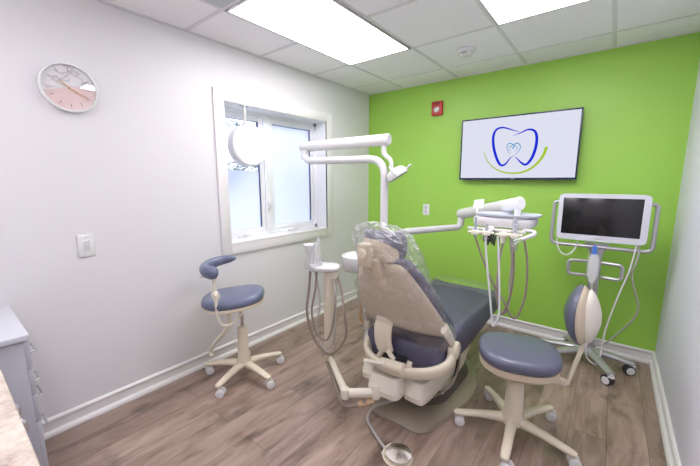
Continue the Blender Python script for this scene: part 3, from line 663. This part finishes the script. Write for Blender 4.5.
bm = lathe(BM(), [(.026, 0), (.028, .004), (.024, .014), (.01, .016)], (-.040, .018, .070), (0, 0, 1), 24); bm.transform(HF); obj('joint_knob', bm, m_cream, hb)
bm = box(BM(), -.030, .025, .50, .625, .060, .092, .008); bm.transform(BF); obj('headrest_bar', bm, m_shell, ch)

# clear sleeve draped over the head rest and upper back
def bag():
    bm = BM(); rings = []; N = 56
    st = [(.790, -.045, .010, .012, .0), (.782, -.045, .035, .025, -.005), (.765, -.04, .085, .05, -.01), (.72, -.025, .140, .085, -.015), (.66, -.005, .160, .108, -.025), (.58, .015, .185, .122, -.030), (.48, .020, .212, .118, -.022), (.36, .02, .248, .100, .0), (.24, .018, .282, .100, .008), (.14, .01, .312, .112, .01), (.07, .005, .322, .108, .012)]
    A = smooth_path([(a, b, c) for a, b, c, d, e in st], 4); B = smooth_path([(d, e, 0) for a, b, c, d, e in st], 4); rnd = random.Random(4)
    for i, (p, q) in enumerate(zip(A, B)):
        rg = []; hem = i / (len(A) - 1)
        for j, v in enumerate(sring((p.y, p.x, q.y), X, Z, p.z, q.x, 2.3, N)):
            d = V((v.x - p.y, 0, v.z - q.y)); L = d.length or 1; d /= L
            w = .030 * noise.noise(V((v.x * 8, p.x * 8, v.z * 8))) + .026 * (abs(noise.noise(V((v.x * 17, p.x * 13, v.z * 17)))) - .15) + rnd.uniform(-.008, .008)
            w += .030 * max(0, 1 - abs(p.x - .62) / .1) * (noise.noise(V((v.x * 25, p.x * 25, v.z * 25))))
            co = v + d * (w * min(1, L / .05)); co.y += .022 * noise.noise(V((v.x * 6 + 5, 0, v.z * 6))) * (1 + 1.5 * hem) + rnd.uniform(-.006, .006)
            rg.append(co)
        rings.append(rg)
    loft(bm, rings, caps=False); bm.transform(BF); bmesh.ops.triangulate(bm, faces=bm.faces[:])
    return bm
o = obj('plastic_sleeve', bag(), m_bag, ang=6); tag(o, 'crumpled clear plastic sleeve draped over the headrest of the dental chair', 'plastic cover')
# clear sheet over the toe board
bm = BM(); rows = []
for i in range(13):
    y = -.74 + i * .022
    rows.append([V((1.432 - .305 + .61 * j / 16, y, .528 + .045 * math.sin(PI * i / 12) + .020 * (1 - (2 * j / 16 - 1) ** 2) - (.05 * max(0, abs(2 * j / 16 - 1) - .8) / .2) + (0 if i < 12 else -.02))) for j in range(17)])
loft(bm, rows, caps=False, closed=False); bmesh.ops.solidify(bm, geom=bm.faces[:], thickness=.0015)
o = obj('toe_cover', bm, m_clear); tag(o, 'clear plastic cover arched over the foot end of the dental chair', 'plastic cover')

# ------------------------------------------------------------------ support column, cuspidor
r = thing('support_column', 'pale column behind the dental chair back carrying bowl and arms', 'column', (.93, -1.10, 0))
bm = BM(); loft(bm, [sring((.98, -1.12, z), X, Y, rx, ry, 4, 32) for z, rx, ry in ((0, .10, .12), (.03, .10, .12), (.05, .085, .10), (.78, .07, .085), (.80, .06, .07))]); obj('column_body', bm, m_cream2, r)
r['label'] = 'pale utility column standing behind the dental chair, mostly hidden by its back'
obj('column_bridge', box(BM(), .98, 1.30, -1.16, -1.06, .22, .30, .01), m_cream2, r)
bm = BM(); tube(bm, bend_path([(.98, -1.14, .74), (.98, -1.22, .74), (.97, -1.42, .79)], .05), .028, 14, flat=1.3); obj('bowl_arm', bm, m_white, r)
r = thing('cuspidor', 'round white cuspidor bowl behind the dental chair back', 'bowl', (.93, -1.43, .80))
cc = (.945, -1.44, 0)
bm = lathe(BM(), [(.03, .765), (.10, .768), (.126, .776), (.136, .79), (.140, .868), (.139, .882), (.128, .886), (.112, .868), (.07, .835), (.02, .825)], cc, N=40); obj('bowl', bm, m_white, r)
bm = BM(); tube(bm, smooth_path([(1.02, -1.36, .86), (1.025, -1.355, .94), (1.01, -1.375, .965), (.985, -1.40, .955)]), .007, 10); obj('water_spout', bm, m_chrome, r)
bm = lathe(BM(), [(.022, .72), (.024, .765)], cc, N=20); obj('drain', bm, m_cream2, r)
bm = BM(); rod(bm, (.86, -1.52, .765), (.87, -1.50, .79), .011, 10); obj('rinse_button', bm, m_hoseg, r)
bm = BM(); tube(bm, smooth_path([(.955, -1.375, .78), (.93, -1.43, .70), (.935, -1.42, .58), (.93, -1.41, .46), (.915, -1.40, .38), (.93, -1.33, .28), (.98, -1.22, .22)]), .012, 10); o = obj('drain_hose', bm, m_brass, r)
o['label'] = 'amber hose under the bowl'

# ------------------------------------------------------------------ operatory light
r = thing('dental_light', 'white overhead dental lamp on a bent post with swing arm', 'lamp', (.88, -1.12, .8))
ply = -1.12
bm = BM(); tube(bm, bend_path([(.945, ply, .775), (.945, ply, 1.606), (.155, ply - .07, 1.612), (.115, ply - .072, 1.66)], .15, 10), .0315, 20); obj('post', bm, m_white, r)
bm = BM(); rod(bm, (.115, ply - .072, 1.63), (.115, ply - .072, 1.71), .034, 20); obj('elbow_joint', bm, m_white, r)
bm = BM(); a_, b_2 = V((.062, ply - .06, 1.742)), V((.985, ply, 1.750)); d_ = (b_2 - a_).normalized()
tube(bm, [a_, a_ + d_ * .008, a_ + d_ * .02, b_2 - d_ * .02, b_2 - d_ * .008, b_2], lambda t: .046 if .1 < t < .9 else .038, 24, flat=.85); obj('swing_arm', bm, m_white, r)
bm = BM(); tube(bm, smooth_path([(.935, ply, 1.72), (.935, ply, 1.655), (.955, ply, 1.625), (.99, ply, 1.60), (1.005, ply, 1.56), (1.005, ply, 1.525)]), lambda t: .022 - .008 * t, 14); obj('neck', bm, m_white, r)
hn = V((.50, .20, -.82)).normalized(); hc = V((1.058, ply, 1.478))
bm = lathe(BM(), [(.03, -.055), (.062, -.046), (.080, -.026), (.086, .0), (.086, .016), (.078, .022), (.06, .016)], hc, hn, 36); hd = obj('lamp_head', bm, m_white, r)
bm = lathe(BM(), [(.062, 0), (.055, .006), (.02, .009)], hc + hn * .014, hn, 30); obj('lamp_lens', bm, m_screenoff if False else m_clear, hd)
sdir = hn.cross(Z).normalized(); bm = BM()
for s in (-1, 1): tube(bm, smooth_path([V((1.005, ply, 1.53)), V((1.005, ply, 1.53)) + sdir * s * .07, hc + sdir * s * .094]), .009, 10)
obj('yoke', bm, m_white, r)
bm = BM(); e1 = hc + (hn.cross(sdir)) * .085 * (1 if hn.cross(sdir).x > 0 else -1); rod(bm, e1, e1 + V((.035, 0, .03)), .009, 10); obj('grip', bm, m_white, r)

# ------------------------------------------------------------------ delivery arm and unit
r = thing('delivery_unit', 'white instrument delivery head on a swinging arm before the green wall', 'dental unit', (1.0, -1.15, .8))
bm = BM(); tube(bm, bend_path([(1.01, -1.13, .775), (1.01, -1.13, .985), (1.10, -1.08, 1.03), (1.355, -.52, 1.03), (1.36, -.51, 1.12)], .055, 8), .028, 18); obj('lower_arm', bm, m_white, r)
a_, b_2 = V((1.335, -.485, 1.140)), V((1.935, -1.06, 1.292)); d_ = (b_2 - a_).normalized()
bm = BM(); tube(bm, [a_, a_ + d_ * .01, a_ + d_ * .03, b_2 - d_ * .03, b_2 - d_ * .01, b_2], lambda t: .044 if .1 < t < .9 else .032, 24, flat=.85); obj('flex_arm', bm, m_white, r)
UX, UYc, UZ = 1.855, -1.10, 1.175
bm = BM(); rod(bm, (1.915, -1.05, 1.265), (1.915, -1.05, 1.20), .020, 14); obj('swivel', bm, m_white, r)
bm = BM(); R_ = [sring((UX, UYc, UZ + z), X, Y, .182 * s, .125 * s, 4.5, 40) for z, s in ((-.032, .88), (-.026, .95), (-.006, 1), (.018, 1), (.028, .97), (.032, .9))]; loft(bm, R_); hd = obj('control_head', bm, m_white, r)
obj('maker_badge', box(BM(), UX - .165, UX - .085, UYc - .1265, UYc - .124, UZ - .002, UZ + .004), m_shell, hd)
bm = BM(); R_ = [sring((UX + .018, UYc, UZ + z), X, Y, .185 * s, .128 * s, 3.5, 40) for z, s in ((.033, .9), (.036, .97), (.046, 1.0), (.050, 1.01), (.046, .96), (.040, .9))]; loft(bm, R_); obj('instrument_tray', bm, mat('bluish tray', (.66, .70, .80), .2, metal=.3), r)
bm = BM(); tube(bm, bend_path([(UX + .13, UYc - .10, UZ - .035), (UX + .195, UYc - .12, UZ - .038), (UX + .20, UYc - .15, UZ - .05), (UX + .14, UYc - .19, UZ - .08)], .03), .012, 12); obj('handle', bm, m_white, r)
obj('handle_grip', (lambda B: (rod(B, (UX + .148, UYc - .185, UZ - .076), (UX + .105, UYc - .215, UZ - .095), .015, 12), B)[-1])(BM()), m_clear, r)
bm = BM(); box(bm, UX - .19, UX + .15, UYc - .150, UYc - .115, UZ - .052, UZ - .036, .004); obj('holder_rail', bm, m_white, r)
HX = [1.722, 1.79, 1.889, 1.953]
for hx in HX:
    bm = BM(); lathe(bm, [(.012, 0), (.024, .004), (.026, .02), (.020, .030), (.010, .03)], (hx, UYc - .165, UZ - .080), (0, 0, 1), 20)
    tube(bm, [(hx, UYc - .165, UZ - .062), (hx, UYc - .13, UZ - .046)], .010, 10); rod(bm, (hx - .045, UYc - .165, UZ - .066), (hx + .045, UYc - .165, UZ - .06), .008, 10)
    obj('instrument_holder', bm, m_cream2, r)
bm = BM(); pad(bm, (UX - .055, UYc - .150, UZ - .045), V((1, 0, .25)), V((0, .5, 1)), .036, .024, .014, n=2, N=24); obj('control_pad', bm, m_white, r)
bm = BM(); box(bm, UX - .11, UX - .01, UYc - .135, UYc - .06, UZ - .115, UZ - .04, .006); obj('bracket_block', bm, m_clear, r)
bm = BM()
for k in range(6): rod(bm, (UX - .09 + k * .014, UYc - .11, UZ - .05), (UX - .085 + k * .012, UYc - .13, UZ - .125 - .01 * (k % 3)), .006, 8)
obj('hose_fittings', bm, m_dark, r)
# white paddle at the arm's near joint
o = obj('paddle', prism(BM(), [(-.035, 0), (.035, 0), (.045, .06), (-.022, .06)], 0, .006, .001, M=Matrix.Translation((1.655, -1.02, 1.243)) @ Matrix.Rotation(math.radians(75), 4, 'X') @ Matrix.Rotation(math.radians(8), 4, 'Z')), m_white2, r)
bm = BM(); tube(bm, [(1.655, -1.02, 1.243), (1.66, -1.06, 1.232), (1.68, -1.10, 1.205)], .007, 8); obj('paddle_stem', bm, m_white2, r)
# instruments hanging in the holders, each with its hose
def yp(L, y): 
    """points given as (x, z) on a vertical plane, the slack lying slightly in front of the unit"""
    return [V((a, y + (.012 * math.sin(i)), b)) for i, (a, b) in enumerate(L)]
IY = UYc - .165
hz = UZ - .08
def instrument(k, name, label, m_body, body, hose, mh, hr=.0065):
    rr = thing(name, label, 'dental instrument', (HX[k], IY, hz), group='instruments on the delivery head')
    b0, b1, r0, r1 = body
    bm = BM(); tube(bm, smooth_path([(HX[k], IY, hz + b0), (HX[k], IY, hz + (b0 + b1) / 2), (HX[k] - .002, IY + .002, hz + b1)]), [r0, r1], 12); obj('instrument_body', bm, m_body, rr)
    bm = BM(); tube(bm, smooth_path(hose, 8), hr, 8); obj('hose', bm, mh, rr)
instrument(0, 'air_water_syringe', 'leftmost slim instrument in the delivery head with a long dark hose loop', mat('steel blue instrument', (.48, .52, .62), .25, metal=.6), (-.02, .115, .008, .007),
    yp([(HX[0], hz - .01), (1.735, 1.04), (1.778, .935), (1.848, .80), (1.931, .685), (1.965, .625), (1.99, .605), (2.012, .645), (2.035, .775), (2.029, .973), (2.0, 1.12)], IY), m_hose)
instrument(1, 'dental_handpiece', 'short pale handpiece, second from the left, with a straight white hose', m_silver, (-.02, .075, .010, .009),
    yp([(HX[1], hz - .01), (1.803, .94), (1.832, .75), (1.862, .56), (1.878, .532), (1.903, .595), (1.898, .70), (1.88, .90), (1.86, 1.10)], IY - .012), m_hosew)
instrument(2, 'suction_tip', 'stubby cream handpiece near the middle with a looped mauve hose', m_cream2, (-.035, .03, .016, .018),
    yp([(HX[2], hz - .03), (1.872, .93), (1.866, .77), (1.885, .66), (1.915, .61), (1.942, .649), (1.950, .741), (1.942, .802), (1.944, .948), (1.925, 1.10)], IY + .014), mat('mauve hose', (.42, .34, .33), .45))
bpy.data.objects['suction_tip'].name = 'dental_scaler'
instrument(3, 'curing_light', 'tall blue-grey instrument in the rightmost holder of the delivery head', mat('steel blue instrument', (.48, .52, .62), .25, metal=.6), (-.03, .125, .010, .007),
    yp([(HX[3], hz - .02), (1.962, .88), (1.955, .75), (1.937, .66), (1.911, .625), (1.89, .69), (1.884, .79), (1.871, .936), (1.862, 1.10)], IY - .004), m_hose)
# clear sleeve on that instrument
bm = BM(); lathe(bm, [(.020, -.075), (.024, -.02), (.020, .05), (.013, .13)], (HX[3], IY, hz), N=14, caps=False); o = obj('barrier_sleeve', bm, m_bag2); tag(o, 'clear barrier sleeve on the rightmost delivery instrument', 'plastic cover')

# ------------------------------------------------------------------ assistant arm
r = thing('assistant_console', 'cream jointed console with upright post left of the dental chair', 'dental unit', (1.36, -1.85, .2))
z0 = .205
bm = BM(); lathe(bm, [(.028, z0 - .032), (.030, z0 - .02), (.030, z0 + .04), (.026, z0 + .05), (.012, z0 + .052)], (1.405, -1.905, 0), N=24); obj('shoulder_joint', bm, m_cream2, r)
bm = BM(); box(bm, 1.395, 1.44, -1.905, -1.84, z0 - .01, z0 + .035, .006); obj('mounting_lug', bm, m_cream2, r)
bm = BM(); tube(bm, [(1.39, -1.92, z0), (1.285, -2.01, z0)], .028, 14, flat=.9); obj('upper_link', bm, m_cream2, r)
bm = BM(); lathe(bm, [(.012, z0 - .03), (.026, z0 - .028), (.028, z0 + .02), (.024, z0 + .03), (.01, z0 + .033)], (1.268, -2.022, 0), N=20); obj('elbow_joint', bm, m_cream2, r)
PO = V((.925, -1.775, 0))
bm = BM(); tube(bm, [(1.262, -2.015, z0), (PO.x + .02, PO.y - .012, z0)], [.027, .022], 14, flat=.85); obj('lower_link', bm, m_cream2, r)
bm = BM(); lathe(bm, [(.024, z0 - .03), (.030, z0 - .02), (.034, .26), (.034, .27), (.033, .80), (.030, .84)], PO, N=20); obj('post', bm, m_cream, r)
bm = BM(); tube(bm, smooth_path([(PO.x, PO.y - .02, z0 - .03), (1.06, -1.89, z0 - .05), (1.22, -2.01, z0 - .06), (1.28, -2.03, z0 - .07), (1.335, -1.985, z0 - .065), (1.37, -1.95, z0 - .05)]), .015, 10); obj('link_hose', bm, m_hose, r)
bm = BM(); rod(bm, (1.335, -1.985, z0 - .065), (1.40, -1.915, z0 - .05), .018, 12); o = obj('hose_sleeve', bm, mat('tan plastic', (.58, .40, .24), .45), r)
bm = BM(); pad(bm, (PO.x - .012, PO.y - .018, .838), V((.85, .52, 0)), V((-.52, .85, 0)), 0.100, .078, .038, n=2.8, N=36); obj('instrument_head', bm, m_white, r)
bm = BM(); lathe(bm, [(.02, .782), (.036, .787), (.040, .81), (.040, .84)], (PO.x + .03, PO.y + .01, 0), N=24); obj('head_joint', bm, m_cream2, r)
for k, (dx, dy) in enumerate(((-.075, -.055), (-.05, -.06), (-.025, -.065))):
    bm = BM(); lathe(bm, [(.014, .83), (.017, .84), (.017, .875), (.012, .88)], (PO.x + dx - .03, PO.y + dy - .01, 0), N=16); obj('instrument_holder', bm, m_white2, r)
HH = [(PO.x - .105, PO.y - .065), (PO.x - .07, PO.y - .07), (PO.x - .035, PO.y - .075)]
specs = [('suction_handpiece', 'white suction wand with cup top on the cream post console, outer hose widest', m_white2, [(0, 0, .86), (-.02, 0, .687), (-.046, 0, .535), (-.012, 0, .396), (.056, 0, .305), (.149, .0, .269), (.235, .0, .33), (.29, .02, .44), (.28, .02, .57), (.225, .06, .70), (.165, .085, .81)]),
         ('saliva_ejector', 'thin saliva ejector in the middle of the cream post console', m_hosew, [(0, 0, .86), (.035, 0, .742), (.05, .0, .605), (.02, -.0, .453), (.04, .0, .35), (.10, -.0, .30), (.16, .0, .36), (.17, .02, .52), (.15, .05, .70), (.12, .08, .81)]),
         ('air_syringe', 'short syringe nearest the post on the cream post console', m_white2, [(0, 0, .86), (-.02, 0, .705), (-.047, -.01, .555), (-.015, -.01, .419), (.06, -.01, .371), (.11, .0, .42), (.13, .02, .56), (.11, .06, .72), (.09, .085, .81)])]
for (nm, lb, m_, hs), (hx, hy) in zip(specs, HH):
    rr = thing(nm, lb, 'dental instrument', (hx, hy, .86), group='instruments on the cream post console'); bm = BM()
    if nm == 'suction_handpiece': lathe(bm, [(.009, .84), (.011, .90), (.018, .93), (.036, .955), (.042, 1.005), (.043, 1.010), (.038, 1.010), (.02, .96)], (hx, hy, 0), N=20)
    else: tube(bm, [(hx, hy, .84), (hx, hy, .92), (hx + .012, hy, .96 if nm != 'saliva_ejector' else 1.03)], [.010, .005], 10)
    obj('instrument_body', bm, m_, rr)
    bm = BM(); tube(bm, smooth_path([(hx + a, hy + b, c) for a, b, c in hs], 8), .0085 if nm == 'suction_handpiece' else .0065, 8); obj('hose', bm, m_hose if nm != 'saliva_ejector' else m_hoseg, rr)
# crumpled sleeve over them
bm = BM(); rings = []
for i, (z, rx, ry, ox) in enumerate(((1.075, .004, .004, .04), (1.04, .012, .010, .038), (1.0, .030, .022, .028), (.95, .050, .034, .01), (.90, .066, .042, .0), (.85, .074, .047, -.005))):
    rings.append([p * 1.0 + V((.012 * noise.noise(p * 22), .012 * noise.noise(p * 22 + V((4, 4, 4))), .012 * noise.noise(p * 30 + V((9, 0, 0))))) for p in sring((HH[1][0] + ox, HH[1][1], z), X, Y, rx, ry, 2, 30)])
loft(bm, rings, caps=False); o = obj('barrier_sleeve', bm, m_bag2, ang=80); tag(o, 'crumpled clear sleeve over the instruments of the cream post console', 'plastic cover')

# ------------------------------------------------------------------ foot control
r = thing('foot_control', 'round metal foot pedal on the floor behind the dental chair', 'foot pedal', (1.64, -2.035, 0))
fc = (1.64, -2.035, 0)
bm = lathe(BM(), [(.070, 0), (.073, .006), (.070, .014), (.05, .016)], fc, N=36); box(bm, 1.555, 1.60, -2.075, -2.03, 0, .014, .004); obj('pedal_base', bm, m_cream, r)
m_br = bpy.data.materials.new('brushed disc'); m_br.use_nodes = True; nt = m_br.node_tree; b = nt.nodes['Principled BSDF']; b.inputs['Metallic'].default_value = 1; b.inputs['Roughness'].default_value = .28
b.inputs['Base Color'].default_value = (.85, .82, .80, 1); b.inputs['Anisotropic'].default_value = .9
tg = nt.nodes.new('ShaderNodeTangent'); tg.direction_type = 'RADIAL'; tg.axis = 'Z'; nt.links.new(tg.outputs[0], b.inputs['Tangent'])
bm = lathe(BM(), [(.066, 0), (.068, .006), (.066, .012), (.03, .020), (.004, .022)], (0, 0, .018), N=48); o = obj('pedal_disc', bm, m_br, None, world=False); o.parent = r
bm = BM(); tube(bm, [V((fc[0], fc[1], .03)) + V((math.cos(a), math.sin(a), 0)) * .082 - Z * .016 for a in [math.radians(150 + k * 14) for k in range(15)]], .005, 8); obj('wire_guard', bm, m_cream, r)
bm = BM(); tube(bm, smooth_path([(1.565, -2.045, .014), (1.50, -2.01, .012), (1.43, -1.97, .012), (1.37, -1.93, .013), (1.345, -1.885, .03), (1.37, -1.855, .07), (1.44, -1.84, .12), (1.50, -1.80, .15)]), .0085, 10); obj('pedal_hose', bm, m_hoseg, r)

# ------------------------------------------------------------------ scanner cart
ct = thing('scanner_cart', 'silver wheeled scanner cart with dark touch monitor in the corner', 'medical cart', (2.34, -.30, 0))
MYy = -.43; mx0, mx1, mz0, mz1 = 2.072, 2.598, .998, 1.340
bm = BM(); prismM = None
bm = BM(); R_ = []
for y, s in ((.028, .93), (.022, .985), (.0, 1.0), (-.012, 1.0), (-.018, .99)):
    R_.append(sring(((mx0 + mx1) / 2, MYy + y, (mz0 + mz1) / 2), X, Z, (mx1 - mx0) / 2 - (1 - s) * .2, (mz1 - mz0) / 2 - (1 - s) * .2, 14, 64))
loft(bm, R_); mo = obj('monitor', bm, m_monbody, ct)
obj('screen', box(BM(), mx0 + .030, mx1 - .040, MYy - .0195, MYy - .017, mz0 + .045, mz1 - .030, .0005), m_screenoff, mo)
obj('maker_badge', box(BM(), 2.31, 2.35, MYy - .0195, MYy - .018, mz0 + .018, mz0 + .024), m_silver, mo)
lx0, lx1, lz0, lz1 = 2.040, 2.632, .955, 1.275
bm = BM(); tube(bm, bend_path([(2.085, MYy + .035, lz1), (lx0, MYy + .035, lz1), (lx0, MYy + .015, lz0), (lx1, MYy + .015, lz0), (lx1, MYy + .035, lz1), (2.585, MYy + .035, lz1)], .045), .0135, 14); obj('handle_frame', bm, m_silver, ct)
bm = BM(); R_ = [sring((x, y, z), X, V((0, 1, 0)), w, .022, 3, 24) for x, y, z, w in ((2.33, MYy + .03, .985, .075), (2.33, MYy + .03, .955, .060), (2.33, MYy + .035, .90, .040), (2.332, MYy + .05, .72, .034), (2.338, MYy + .10, .40, .034), (2.343, -.29, .16, .038), (2.343, -.285, .10, .05))]
loft(bm, R_); obj('column', bm, m_silver, ct)
for sx in (-1, 1):
    x1, x2 = 2.33 + sx * .035, 2.33 + sx * .160; bm = BM()
    tube(bm, bend_path([(x1, MYy + .04, .838), (x2, MYy + .02, .838), (x2, MYy + .02, .730), (x1, MYy + .04, .730)], .03), .0125, 12); obj('side_handle', bm, m_silver, ct)
bm = BM(); pad(bm, (2.343, -.285, .085), X, Y, .065, .055, .045, n=2.4, N=28); obj('hub', bm, m_silver, ct)
for (tx, ty) in ((2.50, -.575), (2.625, -.300), (2.19, -.10), (2.02, -.30), (2.06, -.55)):
    bm = BM(); tube(bm, [(2.343, -.285, .112), ((2.343 + tx) / 2, (-.285 + ty) / 2, .105), (tx, ty, .088)], [.028, .018], 14, flat=1.5, up=(0, 0, 1)); lg = obj('leg', bm, m_silver, ct)
    a = math.atan2(ty + .285, tx - 2.343); d = V((math.cos(a + .5), math.sin(a + .5), 0)); ax = V((-d.y, d.x, 0)); c = V((tx, ty, .037)) - d * .02
    bm = BM()
    for s in (-1, 1): lathe(bm, [(.028, -.010), (.037, -.006), (.037, .006), (.028, .010)], c + ax * s * .013, ax * s, 24)
    cs = obj('caster', bm, m_dark, lg)
    bm = BM()
    for s in (-1, 1): lathe(bm, [(.028, .0), (.026, .006), (.008, .007)], c + ax * s * .0215, ax * s, 20)
    rod(bm, V((tx, ty, .06)), V((tx, ty, .092)), .012, 12); box(bm, tx - .02, tx + .02, ty - .016, ty + .016, .062, .074, .004); obj('caster_hood', bm, m_white2, lg)
bm = BM(); tube(bm, smooth_path([(2.562, MYy + .01, 1.0), (2.565, MYy, .93), (2.556, MYy, .86), (2.545, MYy + .03, .78), (2.575, MYy + .06, .66), (2.605, MYy + .10, .55), (2.60, MYy + .15, .44), (2.54, -.24, .31), (2.45, -.24, .17), (2.38, -.25, .13)]), .006, 8); obj('power_cable', bm, m_hoseg, ct)
bm = BM(); tube(bm, smooth_path([(2.08, MYy - .005, 1.0), (2.09, MYy - .01, .94), (2.125, MYy - .015, .885), (2.17, MYy - .01, .885), (2.20, MYy, .93), (2.215, MYy, .99)]), .0045, 8); obj('signal_cable', bm, m_hosew, ct)
# hand scanner held in the cradle
r = thing('intraoral_scanner', 'white hand scanner with blue tip hanging on the cart column', 'scanner', (2.33, MYy - .03, .80))
sy = MYy - .012
bm = BM(); R_ = [sring((2.325, sy, z), X, Y, w, .019, 3, 24) for z, w in ((.69, .012), (.705, .022), (.75, .034), (.84, .034), (.885, .028), (.905, .016))]; loft(bm, R_); obj('scanner_body', bm, m_white2, r)
bm = BM(); R_ = [sring((2.322, sy, z), X, Y, w, .014, 3, 20) for z, w in ((.895, .016), (.93, .015), (.955, .013), (.968, .006))]; loft(bm, R_); obj('scanner_tip', bm, m_bluet, r)
bm = BM(); R_ = [sring((2.325, sy, z), X, Y, w, .026, 3, 20) for z, w in ((.67, .022), (.73, .046), (.84, .050), (.915, .040))]; loft(bm, R_, caps=False); obj('cradle_sleeve', bm, m_clear, r)
bm = BM(); tube(bm, smooth_path([(2.325, sy - .005, .735), (2.33, sy - .01, .66), (2.345, -.42, .45), (2.34, -.44, .28), (2.345, -.46, .13), (2.40, -.45, .075), (2.425, -.42, .11), (2.44, -.38, .33), (2.485, -.40, .60), (2.53, -.42, .82), (2.548, MYy + .0, 1.0)]), .0055, 8); obj('scanner_cable', bm, m_hosew, r)

# ------------------------------------------------------------------ camera, light, world
cam = bpy.data.cameras.new('camera'); co = bpy.data.objects.new('camera', cam); COL.objects.link(co); scn.camera = co
cam.sensor_width = 36; cam.lens = 332.545 / 700 * 36; cam.clip_start = .02
yaw, pit = .667783, -.156501
fw = V((-math.sin(yaw) * math.cos(pit), math.cos(yaw) * math.cos(pit), math.sin(pit))); ri = V((math.cos(yaw), math.sin(yaw), 0)); up = ri.cross(fw)
co.matrix_world = frame((2.39162, -3.40061, 1.43459), ri, up, -fw)
w = bpy.data.worlds.new('world'); scn.world = w; w.use_nodes = True; nt = w.node_tree; bg = nt.nodes['Background']
tc = nt.nodes.new('ShaderNodeTexCoord'); sx = nt.nodes.new('ShaderNodeSeparateXYZ'); nt.links.new(tc.outputs['Generated'], sx.inputs[0])
cr = nt.nodes.new('ShaderNodeValToRGB'); cr.color_ramp.elements[0].color = (.78, .86, 1, 1); cr.color_ramp.elements[1].color = (.92, .96, 1, 1)
nt.links.new(sx.outputs['Z'], cr.inputs[0]); nt.links.new(cr.outputs[0], bg.inputs['Color']); bg.inputs['Strength'].default_value = 2.1
scn.view_settings.view_transform = 'Standard'; scn.view_settings.look = 'None'; scn.view_settings.gamma = 1; scn.view_settings.use_curve_mapping = False
scn.view_settings.exposure = 0.36
scn.cycles.use_denoising = True; scn.cycles.max_bounces = 10; scn.cycles.transparent_max_bounces = 24; scn.cycles.diffuse_bounces = 6
